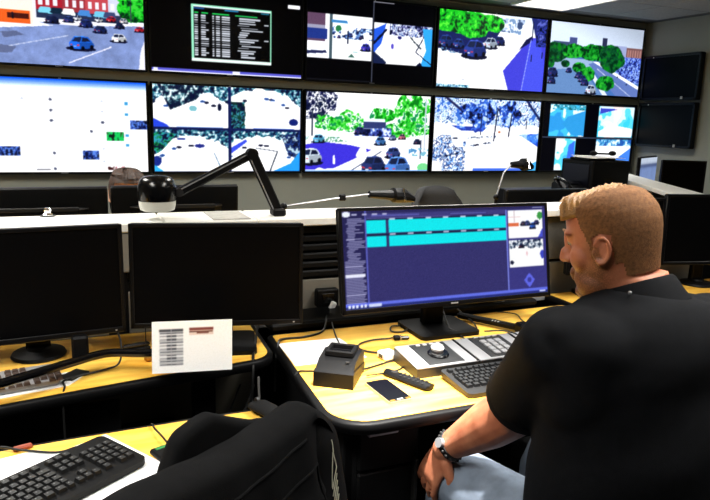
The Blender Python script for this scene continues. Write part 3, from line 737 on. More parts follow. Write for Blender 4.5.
# local x runs away from the camera, local +y is to the left
for a, b in ((0, .8), (.8, 1.6), (1.6, 2.5)):
    MB().box(((a + b) / 2, 0, LZ - .015), (b - a - .003, .2, .03), .004).build('ledge', 'ledge_laminate', part2)
    MB().box(((a + b) / 2, .0, .53), (b - a - .01, .12, 1.06), .004).build('panel', 'dark_panel', part2)
    MB().box(((a + b) / 2, .066, .80), (b - a - .05, .012, .42), .004).build('fabric_panel', 'grey_fabric', part2)

# ------------------------------------------------------------------ desks
def desk(label, poly, z=.74, th=.026, panels=(), name='console_desk', cat='desk'):
    cx = sum(p[0] for p in poly) / len(poly); cy = sum(p[1] for p in poly) / len(poly)
    t = thing(name, label, cat, (cx, cy, 0))
    P = [(x - cx, y - cy) for x, y in poly]
    MB().prism(P, z - th, z).build('desktop', 'maple', t, smooth=20)
    loop = [Vector((x, y, z - th / 2 - .002)) for x, y in P]
    n = len(loop); m = MB(); prof = [(-.002, .0135), (.012, .0135), (.018, .008), (.018, -.012), (.012, -.019), (-.002, -.019)]
    V = []
    area = sum(P[i][0] * P[(i + 1) % n][1] - P[(i + 1) % n][0] * P[i][1] for i in range(n)); sg = 1 if area > 0 else -1
    for i in range(n):
        d1 = (loop[i] - loop[i - 1]).normalized(); d2 = (loop[(i + 1) % n] - loop[i]).normalized()
        n1 = Vector((d1.y, -d1.x, 0)) * sg; n2 = Vector((d2.y, -d2.x, 0)) * sg
        nn = (n1 + n2).normalized(); k = 1 / max(.4, nn.dot(n1))
        V += [loop[i] + nn * (a * k) + Vector((0, 0, b)) for a, b in prof]
    q = len(prof)
    F = [(i * q + j, ((i + 1) % n) * q + j, ((i + 1) % n) * q + (j + 1) % q, i * q + (j + 1) % q) for i in range(n) for j in range(q)]
    m.add(V, F); m.build('edge_trim', 'black_plastic', t, smooth=50)
    for nm, c, d, mm in panels:
        MB().box((c[0] - cx, c[1] - cy, c[2]), d, .004).build(nm, mm, t)
    return t, (cx, cy)
# operator desk
mp = rounded([(.58, 1.40, .10), (1.90, 1.40, .05), (1.90, 2.12, .01), (.618, 2.12, .01)], 8)
dk, (ox, oy) = desk('maple desk with black rim where the man in black sits', mp,
    panels=[('end_panel', (.655, 1.80, .355), (.03, .6, .7), 'dark_panel'), ('end_panel', (1.86, 1.8, .355), (.03, .6, .7), 'dark_panel'), ('modesty_panel', (1.26, 2.08, .45), (1.2, .02, .5), 'dark_panel')])
MB().box((.76 - ox, 1.73 - oy, .36), (.19, .5, .66), .004).build('pedestal', 'dark_panel', dk)
dr = MB().box((.76 - ox, 1.474 - oy, .625), (.18, .016, .13), .004).build('drawer', 'dark_panel', dk)
MB().box((.735 - ox, 1.462 - oy, .668), (.09, .016, .012), .003).build('handle', 'silver', dr)
do = MB().box((.76 - ox, 1.474 - oy, .30), (.18, .016, .50), .004).build('door', 'dark_panel', dk)
MB().box((.838 - ox, 1.458 - oy, .50), (.012, .02, .15), .003).build('handle', 'charcoal_metal', do)
# left desk under the two switched-off monitors
lp = [(-1.3, 1.76), (-.75, 1.775), (-.2, 1.81), (0, 1.845), (.2, 1.878), (.40, 1.90)] + rounded([(.40, 1.90, 0), (.558, 1.925, .075), (.576, 2.29, .01), (-1.3, 2.29, 0)], 8)[1:]
desk('maple rear desk under the two switched-off monitors', lp,
     panels=[('front_panel', (-.55, 1.93, .4), (1.3, .02, .52), 'dark_panel'), ('back_panel', (.28, 2.26, .42), (.6, .02, .58), 'grey_panel'), ('leg', (.36, 2.02, .355), (.07, .05, .70), 'black_matte'), ('leg', (-1.2, 2.0, .355), (.07, .3, .70), 'black_matte'), ('foot', (.36, 1.98, .02), (.09, .5, .04), 'black_matte')])
# near left desk
np_ = [(-1.3, 1.50), (-.9, 1.515), (-.4, 1.53), (0, 1.55), (.25, 1.557)] + rounded([(.25, 1.557, 0), (.475, 1.555, .04), (.475, 1.16, .04), (-1.3, 1.16, 0)], 6)[1:]
desk('maple near desk carrying the keyboard on white sheets', np_,
     panels=[('leg', (.40, 1.38, .355), (.05, .3, .70), 'black_matte'), ('leg', (-1.2, 1.35, .355), (.05, .3, .70), 'black_matte'), ('modesty_panel', (-.4, 1.44, .5), (1.5, .02, .3), 'dark_panel')])
# right desk
desk('maple desk section at the right under two black monitors', rounded([(1.96, 1.96, .06), (3.02, 1.96, .06), (3.02, 2.29, .01), (1.96, 2.29, .01)], 5),
     panels=[('end_panel', (2.0, 2.12, .355), (.03, .28, .7), 'dark_panel'), ('end_panel', (2.98, 2.12, .355), (.03, .28, .7), 'dark_panel')])
# raceway along the back of the desks
tag(MB().box((1.20, 2.225, .755), (1.16, .17, .03), .008).build('cable_raceway', 'black_plastic'), 'black cable raceway along the back of the operator desk', 'raceway')
MB().box((1.26, 2.225, .37), (1.0, .03, .74)).build('stand', 'black_matte', bpy.data.objects['cable_raceway'])
# far desks
desk('far console desk hidden behind the partition', rounded([(-1.6, 2.60, .01), (2.98, 2.60, .01), (2.98, 3.25, .06), (-1.6, 3.25, .06)], 4),
     panels=[('end_panel', (-1.55, 2.92, .355), (.03, .6, .7), 'dark_panel'), ('end_panel', (2.93, 2.92, .355), (.03, .6, .7), 'dark_panel'), ('end_panel', (1.2, 2.92, .355), (.03, .6, .7), 'dark_panel')])
def at2(lx, ly): return (3.10 + math.cos(ang) * lx - math.sin(ang) * ly, 2.37 + math.sin(ang) * lx + math.cos(ang) * ly)
desk('console desk beyond the angled partition', [at2(.2, -.12), at2(.2, -.9), at2(2.4, -.9), at2(2.4, -.12)],
     panels=[('leg', (*at2(.3, -.5), .355), (.06, .06, .7), 'dark_panel'), ('leg', (*at2(2.3, -.5), .355), (.06, .06, .7), 'dark_panel')])

# cabinet that carries the printer
cb = thing('filing_cabinet', 'black cabinet carrying the printer behind the partition', 'cabinet', (3.31, 3.78, 0))
MB().box((0, 0, .51), (.78, .6, 1.02), .006).build('body', 'black_plastic', cb)
for k in range(3):
    d = MB().box((0, -.306, .18 + .33 * k), (.74, .016, .31), .004).build('drawer', 'black_plastic', cb)
    MB().box((0, -.32, .25 + .33 * k), (.16, .014, .014), .003).build('handle', 'silver', d)
pr = thing('printer', 'black printer with papers on top, standing beyond the partition', 'printer', (3.47, 3.68, 1.02))
MB().box((0, 0, .12), (.34, .32, .235), .008).build('body', 'black_plastic', pr)
MB().box((-.172, 0, .13), (.006, .26, .16), .002).build('blue_side_sheen', 'dark_blue_gloss', pr)  # bluish slab stands in for video-wall light reflected on this side
MB().box((0, -.165, .06), (.26, .02, .04), .004).build('paper_slot', 'black_gloss', pr)
MB().box((-.05, -.02, .245), (.24, .2, .016), .005).build('lid', 'black_plastic', pr)
for k, (dx, dy, rz, dz) in enumerate(((-.09, -.05, .2, 0), (-.06, .03, -.3, .004), (.06, -.04, .1, 0))):
    tag(MB().box((0, 0, 0), (.15, .2, .003)).build('paper', 'paper_white', loc=(3.47 + dx, 3.68 + dy, 1.2752 + dz), rot=(0, 0, rz)),
        ('white sheet on the printer, at its left corner', 'white sheet on the printer, topmost and skewed', 'white sheet on the printer, at its right')[k], 'paper', 'papers on the printer')
gl = thing('headset', 'black headset lying on the papers on the printer', 'headset', (3.53, 3.68, 1.284))
MB().tube([(.09 * math.cos(a), .075 * math.sin(a), .012) for a in np.linspace(.2, PI - .2, 12)], .007, 6, True).build('headband', 'black_plastic', gl)
for s in (-1, 1): MB().ball((s * .088, 0, .018), (.024, .032, .018), 10, 6).build('ear_cup', 'black_matte', gl)
ph = thing('desk_phone', 'black desk phone left of the printer on the black cabinet', 'phone', (3.19, 3.60, 1.02), (0, 0, -.2))
MB().prism([(-.1, 0), (.1, 0), (.1, .07), (.06, .09), (-.1, .02)], -.09, .09, Matrix(((0, 0, 1, 0), (1, 0, 0, 0), (0, 1, 0, 0), (0, 0, 0, 1)))).build('base', 'black_plastic', ph)
MB().tube(smooth_path([(-.06, -.09, .045), (-.06, -.05, .085), (-.06, .05, .105), (-.06, .09, .1)], 4), [.022] * 2 + [.013] * 9 + [.022] * 2, 8, True).build('handset', 'black_gloss', ph)
MB().box((.04, .03, .08), (.07, .05, .008), .002, rot=(.3, 0, 0)).build('display', 'dark_blue_gloss', ph)

# ------------------------------------------------------------------ monitors
def monitor(label, x, y, zc, W, H, yaw=0, tilt=0, roll=0, pic=None, base='plate', base_dy=.05, base_dx=0, desk_z=.74, neck_w=.07, bz=.012, group='switched-off desk monitors', back=False, screen='dead_screen', neck_top=None):
    t = thing('monitor', label, 'monitor', (x, y, desk_z), (0, 0, yaw), group)
    L, Rr = (0, 0, zc - desk_z), (-tilt, roll, 0)
    MB().box((0, .014, 0), (W, .026, H), .006).build('housing', 'black_plastic', t, loc=L, rot=Rr)
    f = MB()
    for (cx, cz, w, h) in ((0, -H / 2 + bz * .7, W, bz * 1.4), (0, H / 2 - bz / 2, W, bz), (-W / 2 + bz / 2, 0, bz, H), (W / 2 - bz / 2, 0, bz, H)):
        f.box((cx, -.001, cz), (w, .012, h), .002)
    f.build('bezel', 'bezel', t, loc=L, rot=Rr)
    if pic is not None:
        me = picture_mesh('picture', pic, W - 2 * bz, H - 2.4 * bz, DESKSCREEN)
        o = put('picture', me, t); o.rotation_euler = Rr
        o.matrix_local = Matrix.Translation(L) @ Euler(Rr).to_matrix().to_4x4() @ Matrix.Translation((-W / 2 + bz, -.003, -H / 2 + 1.4 * bz))
        MB().box((0, -.0085, -H / 2 + bz * .7), (.03, .002, .006), .001).build('logo', 'silver', t, loc=L, rot=Rr)
    else:
        MB().box((0, -.001, .002), (W - 1.8 * bz, .004, H - 2.2 * bz)).build('screen', screen, t, loc=L, rot=Rr)
        MB().box((W / 2 - .03, -.0085, -H / 2 + bz * .7), (.006, .003, .004), .001).build('power_light', 'silver', t, loc=L, rot=Rr)
    bk = MB().prism([(-W * .36, .026), (-W * .29, .062), (W * .29, .062), (W * .36, .026)], -H * .28, H * .26)
    bk = bk.build('back_cover', 'black_plastic', t, loc=L, rot=Rr)
    if back:
        for s in (-1, 1): MB().tube([(s * W * .36, .026, .24 * H), (s * W * .29, .064, .25 * H)], .004, 6).build('edge_strip', 'charcoal_metal', bk)
        MB().box((0, .062, .255 * H), (W * .58, .006, .016), .002).build('edge_strip', 'charcoal_metal', bk)
    nt = neck_top if neck_top is not None else zc - desk_z
    MB().box((base_dx, base_dy + .045, nt / 2 + .01), (neck_w, .035, nt), .006).build('neck', 'black_plastic', t)
    if base == 'plate':
        MB().prism(rounded([(-.12 + base_dx, base_dy - .11, .02), (.12 + base_dx, base_dy - .11, .02), (.12 + base_dx, base_dy + .10, .02), (-.12 + base_dx, base_dy + .10, .02)], 4), 0, .014).build('base', 'black_plastic', t)
    else:
        MB().lathe([(.076, 0), (.08, .004), (.076, .012), (.035, .022), (.03, .03)], (base_dx, base_dy + .03, 0)).build('base', 'black_plastic', t)
    return t
monitor('switched-off black monitor at the left edge, on a round foot', -.145, 2.055, .99, .56, .335, .08, .05, base='round', base_dy=.075, base_dx=.035)
monitor('switched-off black monitor behind the taped notice on the left desk', .42, 2.055, .985, .545, .335, -.21, .05, base='plate', base_dy=.03, neck_w=.09)
m3 = monitor('ultrawide monitor showing recording software with two cyan timelines', 1.245, 1.985, 1.02, .865, .36, 0, .19, pic=pic_software(), base='plate', base_dy=.02, base_dx=-.03, group=None, neck_w=.085)
monitor('switched-off black monitor just beyond the seated man\'s face', 2.185, 2.15, 1.02, .47, .335, -.16, .04, base='plate', base_dy=.03)
monitor('switched-off black monitor at the right edge behind the man\'s shoulder', 2.80, 2.15, 1.025, .54, .335, -.22, .03, base='round', base_dy=.045, neck_w=.06)
# backs of the monitors of the far consoles: they face away from the camera
monitor('back of a far monitor at the left edge, above the ledge', -.135, 2.90, 1.02, .54, .335, PI, .04, back=True, group='far monitors seen from behind')
monitor('back of a far monitor behind the round lamp head', .413, 2.90, 1.022, .53, .335, PI, .04, back=True, group='far monitors seen from behind')
monitor('back of a far monitor right of the ultrawide screen', 2.335, 2.82, .985, .54, .34, PI - .02, .03, back=True, group='far monitors seen from behind')
monitor('blue-edged far monitor turned edge-on in front of the printer', 2.87, 2.80, .985, .5, .335, math.atan2(.864, .503), .03, group=None, screen='dark_blue_gloss')
r1 = thing('monitor', 'monitor with a pale blue lit screen beyond the angled ledge', 'monitor', (4.32, 3.99, .74), (0, 0, .5))
pb = Pic(40, 24, (120, 142, 190)); pb.a *= (.9 + .2 * pb.noise(4, 2))[..., None]; pb.rect(0, 0, 1, .16, (190, 202, 220)); pb.rect(0, .16, 1, .24, (70, 85, 125))
MB().box((0, .014, .36), (.5, .026, .33), .006).build('housing', 'black_plastic', r1)
put('picture', picture_mesh('picture', pb, .48, .31, DESKSCREEN), r1, (-.24, -.003, .205))
MB().box((0, .05, .18), (.07, .035, .36), .006).build('neck', 'black_plastic', r1)
MB().prism(rounded([(-.12, -.06, .02), (.12, -.06, .02), (.12, .14, .02), (-.12, .14, .02)], 4), 0, .014).build('base', 'black_plastic', r1)
monitor('black monitor standing close behind the angled ledge at the right', 4.33, 3.66, 1.085, .34, .34, math.atan2(-.14, .31), .0, group=None, base_dy=.02)

# ------------------------------------------------------------------ lamps
lamp = thing('desk_lamp', 'large black task lamp with round head and jointed arm, clamped to the ledge', 'lamp', (.72, 2.40, LZ))
def rel(p, o): return tuple(Vector(p) - Vector(o))
O = (.72, 2.40, LZ)
j0, j1, j2 = rel((.722, 2.40, 1.13), O), rel((.619, 2.40, 1.352), O), rel((.352, 2.40, 1.214), O)
MB().box((0, 0, .014), (.05, .06, .028), .006).build('clamp', 'black_plastic', lamp)
def arm(a, b, w, nm, mt, hl):
    a, b = Vector(a), Vector(b); d = (b - a); c = (a + b) / 2; ry = math.atan2(-d.z, d.x)
    o = MB().box((0, 0, 0), (d.length, .02, w), .005).build(nm, mt, lamp, loc=c, rot=(0, ry, 0))
    MB().box((0, -.0115, hl), (d.length * .96, .003, .004)).build('edge_strip', 'silver', o)
arm(j0, j1, .04, 'lower_arm', 'black_plastic', .014); arm(j1, j2, .032, 'upper_arm', 'black_plastic', -.008)
e = MB(); e.cyl((j1[0], -.018, j1[2]), (j1[0], .018, j1[2]), .021); e.build('elbow', 'black_plastic', lamp)
e = MB(); e.cyl((j2[0], -.014, j2[2]), (j2[0], .014, j2[2]), .015); e.build('head_joint', 'charcoal_metal', lamp)
hx = .277 - O[0]; hz = 1.215 - LZ
hd = MB().lathe([(.064, -.028), (.067, -.01), (.066, .02), (.058, .044), (.046, .055), (.02, .060), (.001, .061)], (hx, 0, hz)).build('shade', 'black_gloss', lamp)
MB().lathe([(.05, -.064), (.059, -.06), (.0625, -.045), (.0635, -.0285)], (hx, 0, hz)).build('diffuser', 'frosted_white', hd)
MB().tube([(hx + .06, 0, hz), j2], .008, 8).build('swivel', 'black_plastic', lamp)

def arm_lamp(label, base, pts, h0, h1, m='silver', desk_z=.74):
    t = thing('desk_lamp', label, 'lamp', (base[0], base[1], desk_z))
    b = Vector((base[0], base[1], desk_z))
    MB().lathe([(.06, 0), (.06, .012), (.02, .022)], (0, 0, 0), 20).build('base', 'black_plastic', t)
    MB().tube([(0, 0, .015), Vector(pts[0]) - b], .009, 8).build('post', 'black_plastic', t)
    MB().ball(Vector(pts[0]) - b, .016, 10, 6).build('joint', 'black_plastic', t)
    MB().tube([Vector(p) - b for p in pts], .0045, 6).build('arm', m, t)
    c, e = Vector(h0) - b, Vector(h1) - b; d = (e - c).normalized(); s = d.cross(Vector((0, 0, 1))).normalized(); u = s.cross(d)
    L = (e - c).length
    sh = MB().loft([(c, s * .018, u * .016), (c + d * L * .3, s * .022, u * .02), (c + d * L * .52, s * .03, u * .024), (c + d * L * .56, s * .045, u * .034), (c + d * L * .8, s * .05, u * .034 ), (e - u * .012, s * .045, u * .018)], 12).build('shade', 'black_plastic', t, smooth=30)
    MB().tube([c + d * L * .72 + s * .03 + u * .034, c + d * L * .74 + s * .05 - u * .02], .006, 6).build('trim_strip', 'chrome', sh)
    MB().cyl(Vector(pts[-1]) - b, c, .008, 8).build('swivel', 'black_plastic', t)
    return t
l2 = arm_lamp('slim desk lamp with thin silver arm lying low above the ledge', (.83, 2.68), [(.83, 2.68, 1.115), (1.10, 2.68, 1.148), (1.23, 2.68, 1.160)], (1.23, 2.68, 1.160), (1.445, 2.68, 1.150))
MB().box((1.10 - .83, 0, 1.148 - .74), (.03, .02, .028), .004).build('clip', 'black_plastic', l2)
arm_lamp('small desk lamp standing up against the bluish park screen', (2.16, 3.02), [(2.16, 3.02, 1.09), (2.20, 3.02, 1.225), (2.245, 3.02, 1.268)], (2.245, 3.02, 1.268), (2.36, 3.0, 1.272))

# small things on the ledge
k = thing('call_bell', 'tiny silver knob on the far edge of the ledge, left part', 'bell', (-.082, 2.545, LZ))
MB().lathe([(.02, 0), (.02, .006), (.012, .012), (.014, .022), (.008, .03)], (0, 0, 0), 16).build('knob', 'chrome', k)
MB().lathe([(.026, -.001), (.026, .003)], (0, 0, 0), 16).build('base', 'charcoal_metal', k)
tg = MB().box((.53, 2.43, LZ + .0015), (.135, .2, .003)).build('printed_card', 'grey_print'); tag(tg, 'grey printed card lying on the ledge left of the lamp arm', 'card')

# ------------------------------------------------------------------ keyboards
def keyboard(label, loc, rz, W=.45, D=.155, body='dark_grey_plastic', keys='key_black', legend=True, slope=.05, rim=.008):
    t = thing('keyboard', label, 'keyboard', loc, (0, 0, rz))
    rot = (slope, 0, 0)
    poly = rounded([(-W / 2, -D / 2, .015), (W / 2, -D / 2, .015), (W / 2, D / 2, .015), (-W / 2, D / 2, .015)], 4)
    MB().prism(poly, .002, .016).build('case', body, t, rot=rot, loc=(0, 0, .004))
    kb, lg = MB(), MB(); s = .0187
    def key(cx, cy, w=1, d=1):
        a = s * w - .0022; b = s * d - .0022; z = .016
        kb.add([(cx - a / 2, cy - b / 2, z), (cx + a / 2, cy - b / 2, z), (cx + a / 2, cy + b / 2, z), (cx - a / 2, cy + b / 2, z),
                (cx - a / 2 + .002, cy - b / 2 + .002, z + .008), (cx + a / 2 - .002, cy - b / 2 + .002, z + .008), (cx + a / 2 - .002, cy + b / 2 - .0015, z + .008), (cx - a / 2 + .002, cy + b / 2 - .0015, z + .008)],
               [(4, 5, 6, 7), (0, 1, 5, 4), (1, 2, 6, 5), (2, 3, 7, 6), (3, 0, 4, 7)])
        if legend: lg.add([(cx - .003, cy + .001, z + .0083), (cx, cy + .001, z + .0083), (cx, cy + .004, z + .0083), (cx - .003, cy + .004, z + .0083)], [(0, 1, 2, 3)])
    xl = -W / 2 + .014; yt = D / 2 - .022
    for r in range(6):
        yy_ = yt - r * s - (.006 if r else 0)
        if r == 0: cols = [(i + (.5 if i > 0 else 0) + .3 * (i // 4)) for i in range(13)]
        elif r == 5: cols = []
        else: cols = [i + .25 * r for i in range(13)]
        for c in cols: key(xl + (c + .5) * s, yy_)
        if 0 < r < 5: key(xl + .12 * r * s + .05 * s, yy_, .24 * r + .1) if r > 1 else None; key(xl + (13.9 + .12 * r) * s, yy_, 1.6 - .22 * r + .2)
        if r == 5:
            for c, w in ((.6, 1.2), (1.9, 1.2), (3.2, 1.2), (7, 6), (10.8, 1.2), (12.1, 1.2), (13.4, 1.2), (14.5, .9)): key(xl + c * s, yy_, w)
        for c in range(3):
            if r in (0, 1, 2) or r == 5 or (r == 4 and c == 1): key(xl + (15.7 + c) * s, yy_)
        if r >= 1:
            for c in range(4):
                if r == 5 and c == 1: continue
                key(xl + (19.1 + c) * s, yy_)
    o = kb.build('keys', keys, t, smooth=0, rot=rot, loc=(0, 0, .004)); o['kind'] = 'stuff'
    if legend:
        o = lg.build('key_legends', 'key_legend', t, smooth=0, rot=rot, loc=(0, 0, .004)); o['kind'] = 'stuff'
    for sx in (-1, 1): MB().box((sx * (W / 2 - .05), D / 2 - .02, .004), (.03, .012, .012), .002).build('foot', body, t)
    return t
Z = .74
def flat(name, label, cat, pts, m='paper_white', z=Z, th=.0015, group=None):
    cx = sum(p[0] for p in pts) / len(pts); cy = sum(p[1] for p in pts) / len(pts)
    o = MB().prism([(x - cx, y - cy) for x, y in pts], 0, th).build(name, m, loc=(cx, cy, z), smooth=0)
    return tag(o, label, cat, group)
# near left desk
def sheet(label, c, rz, w=.216, d=.279, z=Z, group=None):
    o = MB().box((0, 0, .0008), (w, d, .0015)).build('paper', 'paper_white', loc=(c[0], c[1], z), rot=(0, 0, rz), smooth=0)
    return tag(o, label, 'paper', group)
KA = math.atan2(.126, .183)
kx, ky = .064 - .2075 * math.cos(KA), 1.420 - .2075 * math.sin(KA)
flat('paper', 'white sheet under the near keyboard, reaching to the black jacket', 'paper', [(.045, 1.545), (.165, 1.345), (-.05, 1.20), (-.19, 1.42)], group='papers on the near desk', z=Z)
flat('paper', 'white sheet under the left half of the near keyboard, beside the red tab', 'paper', [(-.10, 1.515), (.0, 1.45), (-.18, 1.25), (-.32, 1.33), (-.34, 1.46)], group='papers on the near desk', z=Z + .0017)
keyboard('black keyboard lying at an angle on white sheets on the near desk', (kx, ky, Z + .0034), KA, .45, .155, 'black_plastic')
cable('cable from the near keyboard across the white sheet', [(-.02, 1.455, .765), (-.06, 1.475, .750), (-.13, 1.515, .748), (-.19, 1.545, .748), (-.26, 1.56, .70)], .0028)
o = MB().box((0, 0, .005), (.04, .014, .010), .003).build('pen_cap', 'red_brown', loc=(-.13, 1.535, Z), rot=(0, 0, .25)); tag(o, 'short red-brown tab by the cable behind the near keyboard', 'tab')
rd = thing('card_reader', 'small flat black card reader with green strip beside the jacket', 'reader', (.17, 1.385, Z), (0, 0, .35))
MB().box((0, 0, .007), (.055, .085, .013), .004).build('case', 'black_plastic', rd); MB().box((.0, .03, .0142), (.035, .010, .002), .0005).build('strip', 'green_led', rd)
cable('thin cable rising from the small card reader on the near desk', [(.175, 1.425, .75), (.165, 1.47, .752), (.155, 1.52, .748), (.15, 1.56, .74), (.15, 1.58, .66)], .0025)
ms = thing('mouse', 'black mouse at the right end of the near desk, behind the jacket', 'mouse', (.425, 1.525, Z), (0, 0, .4))
MB().loft([((0, y, .012 + .008 * math.sin((y + .05) / .1 * PI)), (.028 * k, 0, 0), (0, 0, .013 * k)) for y, k in ((-.05, .35), (-.045, .75), (-.02, 1), (.02, 1), (.042, .8), (.05, .4))], 14).build('body', 'black_matte', ms)
MB().cyl((-.004, .03, .028), (.004, .03, .028), .009, 12).build('wheel', 'dark_grey_plastic', ms)
flat('notepad', 'small pale notepad beside the mouse at the end of the near desk', 'notepad', [(.445, 1.545), (.468, 1.54), (.468, 1.44), (.44, 1.45)], 'grey_print', th=.008)
# left rear desk
flat('paper', 'white sheet under the brownish keyboard on the left rear desk', 'paper', [(-.34, 1.95), (-.03, 1.985), (.02, 1.965), (-.035, 1.88), (-.2, 1.845), (-.36, 1.83)], z=Z)
keyboard('keyboard with brownish keys on the left rear desk, partly under the holder bar', (-.275, 1.915, Z + .0017), .16, .43, .125, 'silver_plastic', 'brown_key', True, .04)
o = MB().box((0, 0, .003), (.07, .05, .006), .002).build('laminated_card', 'dark_grey_plastic', loc=(-.02, 1.95, Z + .0015), rot=(0, 0, .8)); tag(o, 'dark laminated card on white paper right of the brownish keyboard', 'card')
dh = thing('document_holder', 'bent black bar of a document holder crossing the left rear desk', 'holder', (-.62, 1.74, Z))
OO = Vector((-.62, 1.74, Z))
MB().box((0, 0, .03), (.08, .08, .06), .01).build('base', 'black_plastic', dh)
MB().tube([Vector(p) - OO for p in ((-.62, 1.74, .80), (-.19, 1.80, .80), (.03, 1.932, .80))], .0125, 10, True).build('arm', 'black_gloss', dh)
MB().tube([Vector(p) - OO for p in smooth_path([(.03, 1.932, .80), (.085, 1.945, .80), (.19, 1.91, .80), (.30, 1.895, .81)], 5)], .0125, 10, True).build('arm', 'black_gloss', dh)
MB().box(Vector((0.0, 1.935, .83)) - OO, (.045, .03, .07), .006).build('bracket', 'black_plastic', dh)
# notice: 0.225 x 0.15, leaning slightly back
nw, nh = .226, .150
nt_ = thing('notice', 'white notice sheet with two printed tables, standing before the left monitor', 'notice', (.30, 1.845, .83), (-.12, .02, -.12))
put('print', picture_mesh('print', pic_notice(), nw, nh, PRINT), nt_, (-nw / 2, -.0015, -nh / 2))
MB().box((0, 0, 0), (nw, .002, nh)).build('sheet', 'paper_white', nt_, smooth=0)
MB().box(Vector((.30, 1.868, .812)) - OO, (.12, .006, .07), .002).build('clip_plate', 'black_plastic', dh)
st = thing('stapler', 'slim black stapler lying on the left rear desk beside the notice', 'stapler', (.165, 2.105, Z), (0, 0, .3))
MB().box((0, 0, .006), (.09, .022, .012), .004).build('base', 'black_plastic', st); MB().box((0, 0, .02), (.088, .018, .014), .005, rot=(0, .04, 0)).build('top', 'black_gloss', st)
wr = thing('wire_stand', 'small wire stand with brass foot left of the notice', 'stand', (.205, 2.00, Z))
MB().tube([(-.02, 0, .006), (-.02, .0, .11), (.04, .0, .112)], .0022, 6).build('wire', 'black_plastic', wr); MB().box((-.012, 0, .012), (.03, .025, .022), .008).build('foot', 'brass', wr)
cable('cable looping down from the left edge monitor', [(.10, 2.10, .84), (.115, 2.03, .80), (.105, 1.985, .752), (.06, 1.96, .745), (-.04, 1.915, .746), (-.045, 1.865, .7435), (-.05, 1.83, .72), (-.05, 1.82, .6)], .003)
cable('black cable hanging over the front of the left rear desk corner', [(.57, 2.12, .80), (.545, 2.06, .760), (.52, 1.98, .746), (.50, 1.925, .744), (.49, 1.888, .70), (.48, 1.88, .55)], .0045)
MB_ = [(.45, 2.06, .745), (.40, 1.86, .55), (.30, 1.80, .4), (.2, 1.82, .35)]
cable('slack cable hanging under the left rear desk', [(.52, 1.99, .62), (.44, 1.93, .50), (.32, 1.9, .40), (.2, 1.9, .36), (.1, 1.9, .34)], .004, group='cables under the left desk')
cable('thin cable dropping straight down under the left desk corner', [(.50, 1.86, .70), (.505, 1.86, .5), (.495, 1.86, .3), (.5, 1.86, .05)], .0035, 'cable_grey')
cable('cable crossing behind the slack one under the left rear desk', [(.5, 2.1, .58), (.40, 2.0, .46), (.28, 1.98, .44), (.15, 2.0, .5)], .0035, group='cables under the left desk')
pc = thing('computer_tower', 'dark computer tower on the floor under the left rear desk', 'computer', (.21, 2.08, 0))
MB().box((0, 0, .22), (.18, .36, .42), .008).build('case', 'charcoal_metal', pc)
MB().box((0, -.183, .22), (.165, .012, .40), .004).build('front', 'black_plastic', pc); MB().cyl((0, -.19, .36), (0, -.193, .36), .012, 14).build('power_button', 'silver', pc)
MB().box((0, 0, .005), (.16, .3, .012)).build('foot', 'black_plastic', pc)

# ------------------------------------------------------------------ things on the operator desk
flat('paper', 'thin white patch on the operator desk left of the black charger', 'paper', [(.612, 2.028), (.83, 2.02), (.845, 1.818), (.605, 1.818)])  # thin white slab laid on the desktop
ch = thing('radio_charger', 'black desktop radio charger with empty bay at the left of the operator desk', 'charger', (.700, 1.690, Z), (0, 0, -.62))
fr = [(-.062, -.10), (.062, -.10), (.062, .10), (-.062, .10)]
yz = Matrix(((0, 0, 1, 0), (1, 0, 0, 0), (0, 1, 0, 0), (0, 0, 0, 1)))
MB().prism([(-.085, .0), (.09, 0), (.085, .075), (.04, .088), (-.04, .078), (-.082, .052)], -.060, .060, yz).build('body', 'black_plastic', ch)
MB().prism([(-.088, .0), (-.085, .05), (-.075, .056), (.088, .03), (.092, 0)], -.063, .063, yz).build('lower_shell', 'black_plastic', ch)
b = MB()
for (cx, cy, w, d) in ((-.04, .02, .012, .075), (.04, .02, .012, .075), (0, .055, .09, .012), (0, -.015, .09, .012)): b.box((cx, cy, .092), (w, d, .02), .003)
b.build('bay_rim', 'black_matte', ch)
MB().box((0, .02, .0845), (.07, .06, .006)).build('bay', 'black_gloss', ch)
MB().box((.035, -.05, .079), (.012, .006, .004), .001).build('status_light', 'charcoal_metal', ch)
ch.scale = (.93, .93, .86)
hp = thing('mobile_phone', 'black mobile phone with silver lower edge on the operator desk', 'phone', (.788, 1.545, Z), (0, 0, .03 + .0))
hp.rotation_euler = (0, 0, .06)
MB().prism(rounded([(-.036, -.074, .008), (.036, -.074, .008), (.036, .074, .008), (-.036, .074, .008)], 4), 0, .0075).build('frame', 'silver', hp)
MB().prism(rounded([(-.033, -.060, .003), (.033, -.060, .003), (.033, .066, .003), (-.033, .066, .003)], 3), .0074, .0086).build('screen', 'black_gloss', hp)
MB().prism(rounded([(-.035, -.073, .007), (.035, -.073, .007), (.035, .073, .007), (-.035, .073, .007)], 3), .007, .008).build('face', 'black_plastic', hp)
MB().box((0, -.066, .0085), (.018, .006, .002), .0008).build('home_button', 'silver', hp)
for s in (-1, 1): MB().box((s * .024, -.068, .0085), (.014, .007, .001)).build('label', 'brass', hp)
rm = thing('remote_control', 'slim black remote control between the phone and the keyboard', 'remote', (.876, 1.592, Z), (0, 0, .42))
MB().loft([((0, y, .009), (w, 0, 0), (0, 0, .009)) for y, w in ((-.084, .012), (-.08, .021), (-.04, .022), (.03, .019), (.078, .019), (.084, .012))], 12).build('body', 'black_plastic', rm)
b = MB(); 
for r in range(6):
    for c in range(3): b.box((-.011 + .011 * c, -.06 + .016 * r, .0175), (.007, .006, .003), .001)
b.build('buttons', 'dark_grey_plastic', rm)['kind'] = 'stuff'
MB().cyl((0, .05, .015), (0, .05, .0188), .011, 14).build('dial', 'charcoal_metal', rm)
